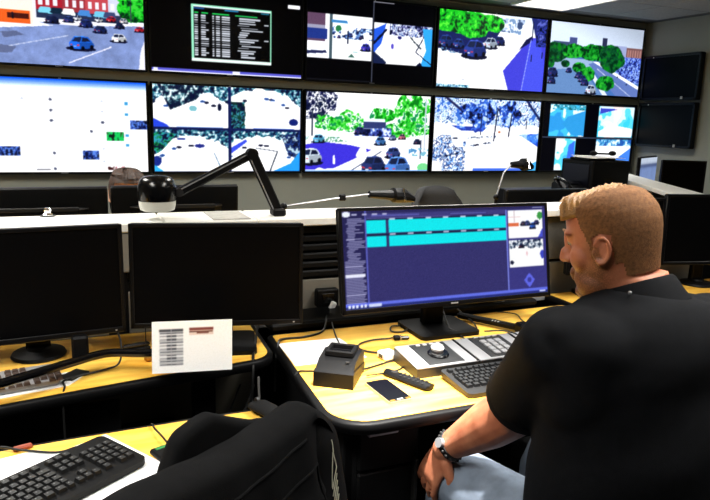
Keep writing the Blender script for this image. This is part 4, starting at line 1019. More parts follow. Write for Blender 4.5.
keyboard('black keyboard on the operator desk, half hidden by the man\'s arm', (1.20, 1.51, Z), .0, .44, .165, 'dark_grey_plastic', 'key_black', False, .07)
def ctl(label, x, y, kind):
    t = thing('camera_controller', label, 'controller', (x, y, Z), (0, 0, 0), group='silver camera control panels')
    W, D = .217, .155; zf, zb = .028, .044
    yzl = Matrix(((0, 0, 1, 0), (1, 0, 0, 0), (0, 1, 0, 0), (0, 0, 0, 1)))
    MB().prism([(-D / 2, 0), (D / 2, 0), (D / 2, zb), (-D / 2, zf)], -W / 2, W / 2, yzl).build('case', 'dark_grey_plastic', t)
    sl = math.atan2(zb - zf, D); cz = (zf + zb) / 2
    Lc, Rc = (0, 0, cz), (sl, 0, 0)
    MB().box((0, 0, .003), (W, D, .006), .002).build('faceplate', 'silver_plastic', t, loc=Lc, rot=Rc)
    MB().box((.0, 0, .0065), (.125, D - .016, .003), .001).build('panel', 'dark_grey_plastic', t, loc=Lc, rot=Rc)
    MB().box((W / 2 - .004, 0, .0065), (.008, D, .002)).build('seam', 'black_matte', t, loc=Lc, rot=Rc)
    if kind == 'dial':
        d = MB().lathe([(.034, .007), (.034, .012), (.030, .016)], (0, -.010, 0), 24).build('dial_ring', 'black_gloss', t, loc=Lc, rot=Rc)
        MB().lathe([(.019, .015), (.021, .024), (.016, .03)], (.004, .004, 0), 20).build('jog_knob', 'white_plastic', t, loc=Lc, rot=Rc)
        km = MB().box((0, 0, 0), (.014, .008, .005), .001).mesh('button', 'grey_print')
        for k in range(4): put('button', km, t, Vector(Lc) + Euler(Rc).to_matrix() @ Vector((-.036 + .024 * k, .056, .010)), Rc)
    else:
        km = MB().box((0, 0, 0), (.021, .021, .007), .002).mesh('key', 'silver_plastic')
        for r in range(4):
            for c in range(3): put('key', km, t, Vector(Lc) + Euler(Rc).to_matrix() @ Vector((-.028 + .028 * c, -.048 + .0255 * r, .010)), Rc)
        km = MB().box((0, 0, 0), (.018, .007, .005), .001).mesh('button', 'grey_print')
        for k in range(4): put('button', km, t, Vector(Lc) + Euler(Rc).to_matrix() @ Vector((-.036 + .024 * k, .062, .010)), Rc)
    for sx in (-1, 1): MB().box((sx * .07, -.05, .002), (.02, .02, .006)).build('foot', 'black_matte', t)
    return t
ctl('silver camera control panel with a white jog knob', 1.020, 1.680, 'dial')
ctl('silver camera control panel with a white number pad, in the middle', 1.240, 1.680, 'pad')
ctl('silver camera control panel at the right, mostly behind the man\'s shoulder', 1.460, 1.680, 'dial')
cr = thing('usb_hub', 'small white box with a cable beside the camera control panel', 'hub', (.905, 1.79, Z), (0, 0, .15))
MB().box((0, 0, .012), (.05, .05, .022), .004).build('case', 'white_plastic', cr); MB().box((-.026, 0, .012), (.003, .02, .01)).build('port', 'dark_grey_plastic', cr)
cable('long cable with plug curling over the operator desk behind the charger', [(1.03, 1.942, .752), (.99, 1.95, .745), (.93, 1.953, .745), (.87, 1.93, .745), (.85, 1.885, .745), (.875, 1.845, .745), (.93, 1.82, .745), (.955, 1.83, .745)], .003)
pg = thing('usb_plug', 'black plug lying on the desk in front of the ultrawide monitor', 'plug', (1.025, 1.935, Z), (0, 0, -.2))
MB().box((-.012, 0, .009), (.024, .02, .016), .004).build('body', 'black_plastic', pg); MB().box((.018, 0, .008), (.03, .014, .011), .003).build('cap', 'black_gloss', pg)
MB().box((.002, 0, .0085), (.006, .012, .008)).build('contact', 'silver', pg)
cable('small loop of cable under the left part of the ultrawide monitor', [(1.15, 2.09, .75), (1.105, 2.07, .744), (1.06, 2.07, .745), (1.035, 2.02, .744), (1.07, 2.00, .745), (1.10, 2.02, .748), (1.11, 2.06, .748), (1.20, 2.09, .75)], .003)
cable('cable running from the left desk edge into the charger', [(.585, 1.76, .735), (.60, 1.765, .744), (.62, 1.755, .746), (.655, 1.725, .752)], .003)
cable('cable running from the charger to the white hub', [(.775, 1.70, .75), (.83, 1.73, .744), (.88, 1.745, .745), (.92, 1.755, .746), (.935, 1.77, .75)], .0028)
cable('second thin cable right of the charger', [(.775, 1.66, .748), (.84, 1.67, .744), (.90, 1.685, .744), (.935, 1.73, .745), (.945, 1.76, .75)], .0025)
cable('cable from the partition down to the charger', [(.865, 2.20, .77), (.83, 2.06, .746), (.80, 1.93, .745), (.76, 1.78, .752)], .0028)
cable('black cable from the white plug across the left desk corner', [(.893, 2.295, .735), (.84, 2.17, .772), (.80, 2.10, .745), (.72, 2.06, .744), (.64, 2.06, .744), (.61, 2.02, .744), (.59, 1.98, .70), (.585, 1.97, .6)], .004)
pl = thing('power_plug', 'white plug hanging on the partition left of the ultrawide monitor', 'plug', (.905, 2.285, .77), (.0, .5, 0))
MB().box((0, 0, 0), (.022, .02, .05), .005).build('body', 'white_plastic', pl); MB().tube([(0, 0, -.025), (0, -.004, -.055)], [.011, .007], 10).build('collar', 'silver', pl)
ob = thing('outlet_box', 'black outlet box on the partition behind the white plug', 'outlet', (.90, 2.33, .80))
MB().box((0, 0, 0), (.09, .035, .07), .004).build('box', 'black_plastic', ob); MB().box((0, -.018, 0), (.05, .004, .04), .001).build('socket', 'black_gloss', ob)
sb = thing('microphone', 'long black gooseneck bar lying on the operator desk right of the monitor foot', 'microphone', (1.49, 1.86, Z), (0, 0, 0))
MB().box((0, 0, .02), (.05, .05, .04), .008).build('base', 'black_plastic', sb)
MB().box((-.07, .115, .018), (.026, .26, .022), .006, rot=(0, 0, .55)).build('bar', 'black_plastic', sb)
for q in (.05, .062, .074): MB().box((-.035 - q * .5, .03 + q * .8, .0295), (.012, .004, .001), rot=(0, 0, .55)).build('mark', 'grey_print', sb)
cable('thin cable curving behind the black gooseneck bar', [(1.50, 1.87, .78), (1.55, 1.95, .76), (1.60, 2.05, .748), (1.55, 2.10, .748)], .0025)
cable('cable curving down from the ultrawide monitor to the control panels', [(1.27, 2.07, .80), (1.25, 1.98, .752), (1.245, 1.90, .745), (1.22, 1.80, .76), (1.19, 1.75, .785)], .003)
cable('cable looping beside the foot of the ultrawide monitor', [(1.36, 2.10, .775), (1.37, 2.0, .748), (1.33, 1.92, .745), (1.27, 1.90, .746), (1.23, 1.95, .758)], .003)
cable('cable lying across the keypad panel', [(1.26, 1.77, .80), (1.32, 1.75, .802), (1.345, 1.70, .80), (1.32, 1.64, .795), (1.28, 1.59, .77)], .0025)
cable('cable curving on the partition right of the ultrawide monitor', [(1.69, 2.03, 1.06), (1.73, 2.12, .98), (1.74, 2.16, .88), (1.68, 2.16, .80), (1.60, 2.14, .775)], .0035)
cable('thin cable in front of the round-footed monitor at the right', [(2.88, 2.22, .86), (2.90, 2.15, .80), (2.93, 2.08, .748), (2.99, 2.05, .745)], .003)
bx = thing('docking_box', 'black box behind the ultrawide monitor on the raceway', 'box', (1.52, 2.22, .77))
MB().box((0, 0, .06), (.13, .11, .12), .006).build('case', 'black_plastic', bx); MB().box((0, -.057, .06), (.10, .004, .08), .001).build('front', 'black_gloss', bx)

# ------------------------------------------------------------------ chairs
def office_chair(label, loc, rz, back_top=.95, back_w=.44, seat_z=.47, group=None, back_z0=.55, arms=False):
    t = thing('office_chair', label, 'chair', loc, (0, 0, rz), group)
    MB().prism(rounded([(-.23, -.22, .07), (.23, -.22, .07), (.21, .24, .09), (-.21, .24, .09)], 5), seat_z - .06, seat_z).build('seat', 'chair_fabric', t)
    def bk(u, v):
        a = (u - .5) * back_w * (1 - .18 * max(0, v - .6) / .4 - .1 * max(0, .2 - v) / .2)
        if v > .85: a *= math.sqrt(max(0.02, 1 - ((v - .85) / .16) ** 2)) * .3 + .7
        return Vector((a, -.235 - .05 * v + .05 * (2 * (u - .5)) ** 2 + .02 * math.sin(v * PI), back_z0 + (back_top - back_z0) * v - (.03 * (2 * (u - .5)) ** 4 if v > .8 else 0)))
    m = MB().grid(bk, 10, 8); o = m.build('backrest', 'chair_fabric', t, smooth=60)
    s = o.modifiers.new('thick', 'SOLIDIFY'); s.thickness = .045; s.offset = 0
    MB().tube([(0, -.15, seat_z - .05), (0, -.26, seat_z - .03), (0, -.285, seat_z + .14), (0, -.28, back_z0 + .15)], [.022, .022, .02, .018], 8).build('back_bracket', 'black_plastic', t)
    MB().cyl((0, 0, .09), (0, 0, seat_z - .055), .028, 14).build('column', 'black_gloss', t)
    for k in range(5):
        a = 2 * PI * k / 5 + .3; c, sn = math.cos(a), math.sin(a)
        lg = MB().tube([(0, 0, .11), (.15 * c, .15 * sn, .095), (.28 * c, .28 * sn, .075)], [.026, .02, .016], 8).build('leg', 'black_plastic', t)
        MB().cyl((.28 * c - .012 * sn, .28 * sn + .012 * c, .028), (.28 * c + .012 * sn, .28 * sn - .012 * c, .028), .028, 14).build('caster', 'black_matte', lg)
    return t
office_chair('black low-backed office chair under the seated man in black', (1.11, .98, 0), -.05, back_top=.78, group=None)
JF = Vector((-.5, .865, 0)); JT = Vector((-.865, -.5, 0)); R0 = Vector((.385, 1.09, 0)); R1 = Vector((.0, .866, 0))
jc = (R0 + R1) / 2
ch_org = jc + JF * .27
office_chair('office chair beneath the black jacket at the near desk', (ch_org.x, ch_org.y, 0), math.atan2(JF.y, JF.x) - PI / 2, back_top=.945, back_w=.42)
office_chair('grey rounded office chair back rising above the ledge behind the ultrawide monitor', (2.11, 3.30, 0), PI + .1, back_top=1.095, back_w=.40, group=None, back_z0=.6)

# ------------------------------------------------------------------ the jacket hung over the near chair
jk = thing('jacket', 'black jacket hung over a chair back at the lower edge of the picture', 'jacket', (jc.x, jc.y, .5))
JO = Vector((jc.x, jc.y, .5))
rngj = np.random.RandomState(4)
PH = rngj.rand(8) * 6
def jsurf(u, v):
    """u along the chair back (0 = right end), v over it: 0 front hem, ~.4 top, 1 back hem"""
    Lr = (R1 - R0).length + .10
    p = R0 - JT * .03 + JT * (u * Lr)
    top = .955 - .05 * max(0, (.10 - u) / .10) ** 2 - .02 * u - .10 * max(0, (u - .9) / .1) ** 2 + .006 * math.sin(9 * u + 1)
    if v < .38:
        q = 1 - v / .38; off = .045 + .05 * q; z = top - .015 - .30 * q
    elif v < .5:
        a = (v - .38) / .12 * PI; off = .045 * math.cos(a); z = top - .015 + .028 * math.sin(a)
    else:
        q = (v - .5) / .5; off = -.045 - .045 * q ** .7 - .03 * q; z = top - .015 - .55 * q
        fold = math.sin(14 * u + 2.2 * q + PH[0]) * .010 * q + math.sin(27 * u - 3 * q + PH[1]) * .006 * q + .012 * math.sin(5 * u + 5 * q + PH[2]) * q
        off -= fold; off *= .2 + .8 * min(1, u / .14) ** .7
        dz = .012 * math.exp(-((q - .22 - .12 * u) / .03) ** 2); off -= dz
    off += .004 * math.sin(40 * u + 9 * v) * (.3 + abs(v - .44))
    return tuple(p + JF * off + Vector((0, 0, z)) - JO)
o = MB().grid(jsurf, 70, 70).build('body', 'jacket', jk, smooth=80)
s = o.modifiers.new('thick', 'SOLIDIFY'); s.thickness = .01; s.offset = -1
def sleeve(pts, r, seed, nm='sleeve'):
    pts = smooth_path(pts, 8); n = 22; rg = np.random.RandomState(seed); ph = rg.rand(4) * 6
    rings = []
    for i, p in enumerate(pts):
        d = (pts[min(i + 1, len(pts) - 1)] - pts[max(i - 1, 0)]).normalized()
        a = d.cross(JF).normalized(); b = d.cross(a); q = i / (len(pts) - 1)
        k = r * (1 - .12 * q) * (1 + .07 * math.sin(17 * q + ph[0])); 
        if i == 0: k *= .4
        rings.append((p - JO, a * k * 1.1, b * k * .75))
    m = MB().loft(rings, n)
    m.V = [tuple(Vector(v) + Vector(v).normalized() * .004 * math.sin(60 * v[0] + 40 * v[2] + ph[1])) for v in m.V]
    return m.build(nm, 'jacket', jk, smooth=70)
sl1 = sleeve([(.365, 1.085, .90), (.393, 1.085, .885), (.408, 1.065, .80), (.42, 1.035, .64), (.425, 1.0, .45)], .055, 3)
sleeve([(.02, .87, .90), (-.03, .85, .87), (-.06, .83, .78), (-.06, .82, .5)], .062, 5)
flap = [(.04, .93), (.084, .942), (.133, .966), (.188, .995), (.212, .993), (.247, .984), (.261, .971), (.285, .92), (.28, .70), (.05, .70)]
fm = MB()
P0 = R0 + JF * .052
ring = lambda off, sh: [tuple(P0 + JF * off + JT * (.165 + (a_ - .165) * sh) + Vector((0, 0, .78 + (b_ - .78) * sh)) - JO) for a_, b_ in flap]
r_ = [ring(-.012, .95), ring(-.004, 1.0), ring(.016, 1.0), ring(.034, .93)]; nf = len(flap)
fm.V = [v for q_ in r_ for v in q_]
fm.F = [tuple(range(nf)), tuple(range(3 * nf, 4 * nf))] + [(a_ * nf + i_, a_ * nf + (i_ + 1) % nf, (a_ + 1) * nf + (i_ + 1) % nf, (a_ + 1) * nf + i_) for a_ in range(3) for i_ in range(nf)]
put('collar', remesh(fm, 'collar', 'jacket', .005, 2), jk)
# white stripe emblem on the right sleeve
from mathutils.bvhtree import BVHTree
bv = BVHTree.FromPolygons([tuple(v.co) for v in sl1.data.vertices], [tuple(p.vertices) for p in sl1.data.polygons])
def on_sleeve(a, z):
    c = Vector((.412, 1.065 - (.8 - z) * .2, z)) - JO; dr = Vector((math.cos(a), math.sin(a), 0))
    hit = bv.ray_cast(c + dr * .3, -dr); return (hit[0] + dr * .0012) if hit[0] is not None else c + dr * .06
lg_ = MB(); A0 = -1.15
def stripe(p, q, r=.0011): lg_.tube([on_sleeve(p[0] + (q[0] - p[0]) * i / 5, p[1] + (q[1] - p[1]) * i / 5) for i in range(6)], r, 5)
for i in range(6): stripe((A0 - .22, .812 - .0125 * i), (A0 + .22, .848 - .0125 * i))
stripe((A0 - .05, .878), (A0 + .22, .846)); stripe((A0 - .23, .815), (A0 - .05, .878)); stripe((A0 - .05, .90), (A0 - .02, .878))
lg_.build('emblem', 'logo_white', jk, label='white slanted stripe emblem on the sleeve')
# sewn seams on the back
def seam(u0, q0, u1, q1, nm='seam'):
    pts = []
    for i in range(24):
        t = i / 23; u = u0 + (u1 - u0) * t; q = q0 + (q1 - q0) * t
        pts.append(Vector(jsurf(u, .5 + q / 2)) - JF * .002)
    MB().tube(pts, .0028, 6, flat=1).build(nm, 'jacket', jk)
seam(.16, .02, .95, .10); seam(.12, .12, .95, .24); seam(.12, .12, .13, .8)

# ------------------------------------------------------------------ people
def ellipsoid(mb, c, basis, r, n=18, k=11):
    t = MB().ball((0, 0, 0), r, n, k); mw = Matrix.Translation(c) @ Matrix(basis).transposed().to_4x4()
    mb.add(t.V, t.F, mw)
class Head:
    def __init__(s, O, face, down=.12, tilt=0.0, scale=1.0):
        f = Vector((face[0], face[1], 0)).normalized(); u = Vector((0, 0, 1)); l = u.cross(f)
        s.F = (f * math.cos(down) - u * math.sin(down)); s.U = (u * math.cos(down) + f * math.sin(down)); s.L = l
        if tilt: R = Matrix.Rotation(tilt, 3, s.F); s.U = R @ s.U; s.L = R @ s.L
        s.O = Vector(O); s.k = scale
    def P(s, f, l, u): return s.O + (s.F * f + s.L * l + s.U * u) * s.k
    def inv(s, p): d = (Vector(p) - s.O) / s.k; return d.dot(s.F), d.dot(s.L), d.dot(s.U)
    SL = [(-.128, .040, .080, .066), (-.112, .074, .083, .067), (-.095, .086, .087, .071), (-.07, .090, .086, .076), (-.035, .091, .092, .079), (0, .091, .100, .081), (.03, .092, .106, .082), (.055, .095, .108, .081), (.078, .093, .104, .078), (.098, .086, .094, .071), (.114, .064, .080, .059), (.125, .034, .058, .043), (.131, .010, .030, .021)]
    def skull(s, mb, d=0.0):
        R = []
        for u, a, b, w in s.SL:
            uu = u + (d if u > .1 else 0)
            R.append((s.P((a - b) / 2, 0, uu), s.L * (w + d) * s.k, s.F * ((a + b) / 2 + d) * s.k))
        mb.loft(R, 32)
    def ell(s, mb, f, l, u, rf, rl, ru): ellipsoid(mb, s.P(f, l, u), (s.F, s.L, s.U), (rf * s.k, rl * s.k, ru * s.k))
    def face(s, mb):
        E = lambda *a: s.ell(mb, *a)
        E(.094, 0, .022, .014, .010, .032); E(.107, 0, -.004, .014, .013, .016); E(.112, 0, -.014, .013, .014, .012)
        for g in (-1, 1):
            E(.098, g * .013, -.018, .012, .009, .009); E(.080, g * .030, .046, .014, .030, .010); E(.056, g * .043, -.014, .032, .028, .036); E(.077, g * .031, .030, .014, .016, .012)
            E(.030, g * .046, -.078, .052, .030, .038); E(.052, g * .034, -.062, .036, .03, .03)
            # ear: plate, rim, lobe
            E(.004, g * .084, .000, .015, .005, .025)
            rim = [s.P(.004 + .018 * math.cos(a) - .004 * math.sin(a), g * (.087 + .006 * (math.cos(a) < .2)), .002 + .028 * math.sin(a)) for a in np.linspace(.15 * PI, 1.75 * PI, 18)]
            # rim opens towards the face
            mb.tube(rim, .0047 * s.k, 8, True)
            E(.010, g * .085, -.026, .009, .006, .009); E(.022, g * .081, -.004, .006, .006, .010)
        E(.091, 0, -.046, .012, .024, .010); E(.096, 0, -.052, .009, .022, .006); E(.094, 0, -.064, .009, .020, .006)
        E(.078, 0, -.095, .022, .030, .018); E(.040, 0, -.114, .050, .050, .026); E(-.064, 0, -.080, .032, .054, .022)
def hand(mb, wrist, d, nrm, side, length=.19, curl=.5, spread=.1):
    """wrist point, d = towards the fingers, nrm = back of the hand, side = +1 thumb along d x nrm"""
    d = Vector(d).normalized(); n = Vector(nrm); n = (n - d * n.dot(d)).normalized(); s = d.cross(n) * side; w = Vector(wrist)
    pl = length * .52
    mb.loft([(w - d * .02, s * .029, n * .022), (w + d * .01, s * .032, n * .019), (w + d * pl * .5, s * .042, n * .018), (w + d * pl * .85, s * .045, n * .016), (w + d * pl, s * .043, n * .013)], 16)
    for k, (off, ln) in enumerate(((.034, .43), (.0115, .48), (-.0115, .45), (-.033, .35))):
        L = length * ln; p = w + d * pl * .92 + s * off; dd = (d + s * (spread * (1.5 - k) / 1.5)).normalized(); pts = [p]; rr = [.0105]; a = curl * .5
        for seg, q in ((.42, .0098), (.32, .0088), (.26, .0076)):
            v = dd * math.cos(a) - n * math.sin(a); pts.append(pts[-1] + v * L * seg); rr.append(q); a += curl
        mb.tube(pts, rr, 10, True)
    b = w + d * pl * .22 + s * .028; dd = (d * .62 + s * .75 - n * .25).normalized()
    pts = [b, b + dd * .04, b + dd * .04 + (d * .85 + s * .3 - n * .35).normalized() * .034, b + dd * .04 + (d * .85 + s * .3 - n * .35).normalized() * .034 + (d * .9 - n * .5).normalized() * .026]
    mb.tube(pts, [.017, .0135, .0115, .009], 10, True)

def offset_mesh(me, o):
    co = np.zeros(len(me.vertices) * 3, np.float32); me.vertices.foreach_get('co', co); co = co.reshape(-1, 3) - np.array(o, np.float32)
    me.vertices.foreach_set('co', co.ravel()); me.update(); return me
def coords(me):
    co = np.zeros(len(me.vertices) * 3, np.float32); me.vertices.foreach_get('co', co); return co.reshape(-1, 3)
def shift(mb, o): mb.V = [tuple(Vector(v) - Vector(o)) for v in mb.V]; return mb

MO = Vector((1.11, .95, 0))
man = thing('person', 'seated man with short fair hair, black polo shirt and jeans, seen from behind', 'person', MO)
HD = Head((1.062, 1.050, 1.240), (-.55, .835), .25, scale=.95)
SHL, ELL, WRL = Vector((.903, .985, 1.055)), Vector((.954, 1.205, .806)), Vector((.868, 1.362, .645))
SHR, ELR, WRR = Vector((1.285, .95, 1.06)), Vector((1.38, 1.17, .84)), Vector((1.27, 1.39, .80))
HIP = {-1: Vector((1.00, .93, .545)), 1: Vector((1.22, .93, .545))}
KNE = {-1: Vector((.935, 1.39, .535)), 1: Vector((1.26, 1.40, .545))}
ANK = {-1: Vector((.93, 1.44, .10)), 1: Vector((1.27, 1.46, .10))}
TORSO = [(.46, 1.11, .94, .200, .165), (.55, 1.11, .955, .222, .190), (.65, 1.11, .965, .232, .205), (.75, 1.11, .965, .230, .200), (.85, 1.11, .960, .226, .185), (.94, 1.105, .960, .228, .165), (1.02, 1.10, .965, .230, .145), (1.075, 1.10, .972, .215, .122), (1.11, 1.10, .98, .165, .105), (1.14, 1.10, .99, .105, .088), (1.16, 1.10, .998, .08, .078)]
def torso(mb, d, lo=0, hi=99):
    X, Y = Vector((.995, -.10, 0)), Vector((.10, .995, 0))
    mb.loft([((x, y, z), X * (w + d), Y * (q + d)) for z, x, y, w, q in TORSO[lo:hi]], 32)
b = MB()
HD.skull(b); HD.face(b)
b.loft([(HD.P(-.022, 0, -.07), HD.L * .070, HD.F * .078), (HD.P(-.024, 0, -.10), HD.L * .073, HD.F * .082), ((1.088, 1.008, 1.13), (.072, 0, 0), (0, .072, 0)), ((1.10, .985, 1.07), (.085, 0, 0), (0, .08, 0))], 24)
torso(b, -.03, 0, 9)
b.tube([SHL, SHL.lerp(ELL, .5), ELL.lerp(SHL, .12), ELL, ELL.lerp(WRL, .3), ELL.lerp(WRL, .65), WRL], [.05, .052, .060, .063, .061, .047, .032], 18, True)
b.tube([SHR, SHR.lerp(ELR, .5), ELR, ELR.lerp(WRR, .35), WRR], [.062, .058, .052, .05, .03], 16, True)
hd_ = Vector((-.10, .14, -.75)).normalized()
dl = (WRL - ELL).normalized()
hand(b, WRL + dl * .004, (dl * .55 + Vector((-.10, .02, -.8))).normalized(), (-.75, -.25, .55), -1, .19, .42, .10)
hand(b, WRR, Vector((-.25, .95, -.1)), (0, .1, 1), -1, .19, .3, .12)
for s in (-1, 1):
    b.tube([HIP[s], KNE[s], ANK[s]], [.08, .06, .045], 14, True)
bm_ = remesh(b, 'body', 'skin', .0036, 7)
co = coords(bm_); d = co - np.array(HD.O); hf, hl, hu = d @ np.array(HD.F), d @ np.array(HD.L), d @ np.array(HD.U)
sm = lambda a, b_, x: np.clip((x - a) / (b_ - a), 0, 1)
beard = sm(-.01, -.045, hu - .2 * np.clip(hf - .05, 0, 1) * 0) * sm(-.03, .02, hf) * sm(-.16, -.12, hu) * (np.abs(hl) < .12)
beard = np.maximum(beard, sm(.04, .0, hu) * sm(.05, .02, hf) * sm(.0, .012, hf) * (np.abs(hl) > .05) * (hu > -.06) * (np.abs(hl) < .084))
mou = (hu < -.030) & (hu > -.048) & (hf > .075) & (np.abs(hl) < .035); beard = np.maximum(beard, mou * .8)
at = bm_.attributes.new('beard', 'FLOAT', 'POINT'); at.data.foreach_set('value', (beard * 1.8).astype(np.float32))
put('body', offset_mesh(bm_, MO), man)
# eyes and brows
for g in (-1, 1):
    e = MB(); HD.ell(e, .0788, g * .031, .0245, .0115, .0110, .0095); ey = shift(e, MO).build('eye', 'eye_white', man)
    e = MB(); HD.ell(e, .0878, g * .031, .0215, .0030, .0045, .0045); shift(e, MO).build('iris', 'black_gloss', ey)
    e = MB(); e.tube([shift_p - MO for shift_p in (HD.P(.092, g * .014, .048), HD.P(.094, g * .03, .053), HD.P(.084, g * .05, .048))], [.003, .004, .002], 6, True, flat=.8); e.build('eyebrow', 'hair_top', man)
# clipped sides: a thin shell over the skull
h = MB(); HD.skull(h, .0028)
hm = remesh(h, 'hair', 'hair_short', .0042, 2)
bmh = bmesh.new(); bmh.from_mesh(hm); kill = []
for fc in bmh.faces:
    f, l, u = HD.inv(fc.calc_center_median())
    if f > .055: lim = .086 + (f - .055) * .5
    elif f > .030: lim = .012 + (f - .030) / .025 * .074
    elif f > .024: lim = -.012
    elif f > -.018: lim = .038 - abs((f - .004) / .024) * .006
    elif f > -.035: lim = -.030
    else: lim = -.060
    if u < lim: kill.append(fc)
bmesh.ops.delete(bmh, geom=kill, context='FACES'); bmh.to_mesh(hm); bmh.free()
put('hair', offset_mesh(hm, MO), man, label='clipped short brown side hair')
# longer combed top
def top_hair(u, v):
    """u: left .. right, v: front .. back"""
    f = .086 - .165 * v; half = .062 * math.sqrt(max(0, 1 - ((v - .38) / .66) ** 2)) + .004; l = (.5 - u) * 2 * half
    base = .120 - .55 * l * l / .062 * .5 - max(0, f - .05) ** 2 * 3.0 - max(0, f + .01) * .15 - max(0, -f - .01) ** 2 * 8
    edge = (1 - (2 * u - 1) ** 6) * min(1, (1 - v) * 5) 
    lift = .015 * edge + (.004 * math.exp(-((v - .07) / .10) ** 2)) * edge
    groove = .0022 * math.sin(70 * v + 6 * u + 3 * math.sin(9 * u)) + .0016 * math.sin(150 * v + 14 * u)
    return tuple(HD.P(f + .006 * (v < .02), l, base + lift + groove * edge - .012 * (1 - edge)) - MO)
o = MB().grid(top_hair, 34, 64).build('hair_top', 'hair_top', man, smooth=60, label='longer golden hair combed across the top')
s = o.modifiers.new('thick', 'SOLIDIFY'); s.thickness = .005; s.offset = -1
strands = MB(); rs = random.Random(9)
for k in range(420):
    v = rs.random() ** .9 * .97; u0 = .02 + .5 * rs.random(); pts = []
    for i in range(6):
        q = i / 5; p = Vector(top_hair(min(.99, u0 + .42 * q), min(.995, v + .10 * q - .03))); pts.append(p + HD.U * (.0012 + .0035 * math.sin(PI * q) * rs.random()))
    strands.tube(pts, [.0007, .0010, .0011, .0010, .0008, .0003], 3)
for k in range(70):     # fringe standing at the forehead
    u0 = .12 + .76 * rs.random(); p = Vector(top_hair(u0, .02)); a = Vector(top_hair(u0, .10))
    strands.tube([a, p + HD.F * .002 + HD.U * .001, p + HD.F * (.004 + .004 * rs.random()) - HD.U * (.003 * rs.random())], [.0012, .0012, .0004], 3)
o = strands.build('hair_strands', 'hair_top', man, smooth=0); o['kind'] = 'stuff'
# polo shirt
t = MB(); torso(t, .012, 1)
def slv(a, b_, k, r0, r1):
    e = a.lerp(b_, k); d = (b_ - a).normalized(); mid = a.lerp(b_, k * .5)
    t.tube([a - d * .03, a, mid, e - d * .03, e], [r0 * .8, r0, (r0 + r1) / 2 * 1.03, r1, r1 * 1.02], 24)
slv(SHL, ELL, .76, .094, .086); slv(SHR, ELR, .72, .090, .080)
for X, Y0, zz, rr in ((.935, .985, 1.085, .07), (1.01, .985, 1.105, .07), (1.26, .95, 1.085, .07), (1.18, .965, 1.105, .07)): t.ball((X, Y0, zz), (rr * 1.4, rr, rr * .62), 18, 11)
ellipsoid(t, (1.105, .915, .99), ((1, -.1, 0), (.1, 1, 0), (0, 0, 1)), (.235, .115, .17)); ellipsoid(t, (.925, .965, 1.0), ((1, 0, 0), (0, 1, 0), (0, 0, 1)), (.09, .105, .135)); ellipsoid(t, (.96, .955, 1.04), ((1, 0, 0), (0, 1, 0), (0, 0, 1)), (.12, .10, .09)); ellipsoid(t, (1.24, .93, 1.04), ((1, 0, 0), (0, 1, 0), (0, 0, 1)), (.12, .10, .09)); ellipsoid(t, (1.275, .93, 1.0), ((1, 0, 0), (0, 1, 0), (0, 0, 1)), (.085, .10, .13))
sm_ = remesh(t, 'polo_shirt', 'shirt', .006, 40)
co = coords(sm_); nv = np.zeros(len(sm_.vertices) * 3, np.float32); sm_.vertices.foreach_get('normal', nv); nv = nv.reshape(-1, 3)
x, y, z = co[:, 0], co[:, 1], co[:, 2]
wr_ = .003 * np.sin(24 * z + 9 * x + 5 * np.sin(6 * x + 3 * y)) + .0022 * np.sin(40 * z - 22 * x + 10 * y) + .004 * np.sin(14 * (z + .6 * x)) * np.clip((.95 - z) / .3, 0, 1)
sm_.vertices.foreach_set('co', (co + nv * wr_[:, None]).ravel()); sm_.update()
put('polo_shirt', offset_mesh(sm_, MO), man)
# sleeve hem, collar, pin
d = (ELL - SHL).normalized(); e = SHL.lerp(ELL, .76)
MB().tube([p - MO for p in (e - d * .022, e - d * .010, e + d * .004)], [.088, .090, .089], 28).build('sleeve_hem', 'shirt', man)
CC = Vector((1.094, 1.004, 1.138)); cu = Vector((-.10, .42, .9)).normalized() ; cx = Vector((1, 0, 0)); cx = (cx - cu * cx.dot(cu)).normalized(); cy = cu.cross(cx)
cu2 = cu
MB().loft([(CC + cu * a - MO, cx * r, cy * r * 1.03) for a, r in ((-.045, .083), (-.005, .078), (.022, .0765), (.027, .080), (.021, .085), (-.008, .093), (-.030, .101), (-.033, .098), (-.02, .088))], 36, False).build('collar', 'shirt', man, smooth=60)
MB().ball(Vector((1.016, .9475, 1.166)) - MO, .004, 8, 5).build('pin', 'silver', man)
# jeans
t = MB(); torso(t, .004, 0, 3)
for s in (-1, 1):
    t.tube([HIP[s] + Vector((0, -.05, 0)), HIP[s].lerp(KNE[s], .5), KNE[s], KNE[s].lerp(ANK[s], .12), KNE[s].lerp(ANK[s], .5), ANK[s]], [.112, .100, .084, .082, .072, .062], 20, True)
put('jeans', offset_mesh(remesh(t, 'jeans', 'jeans', .008, 6), MO), man)
for s in (-1, 1):
    a = ANK[s] - MO; MB().loft([(a + Vector((0, -.09, -.045)), (.03, 0, 0), (0, 0, .04)), (a + Vector((0, -.06, -.04)), (.042, 0, 0), (0, 0, .058)), (a + Vector((0, .03, -.045)), (.046, 0, 0), (0, 0, .05)), (a + Vector((0, .12, -.06)), (.05, 0, 0), (0, 0, .036)), (a + Vector((0, .19, -.068)), (.03, 0, 0), (0, 0, .025))], 16).build('shoe', 'shoe', man)
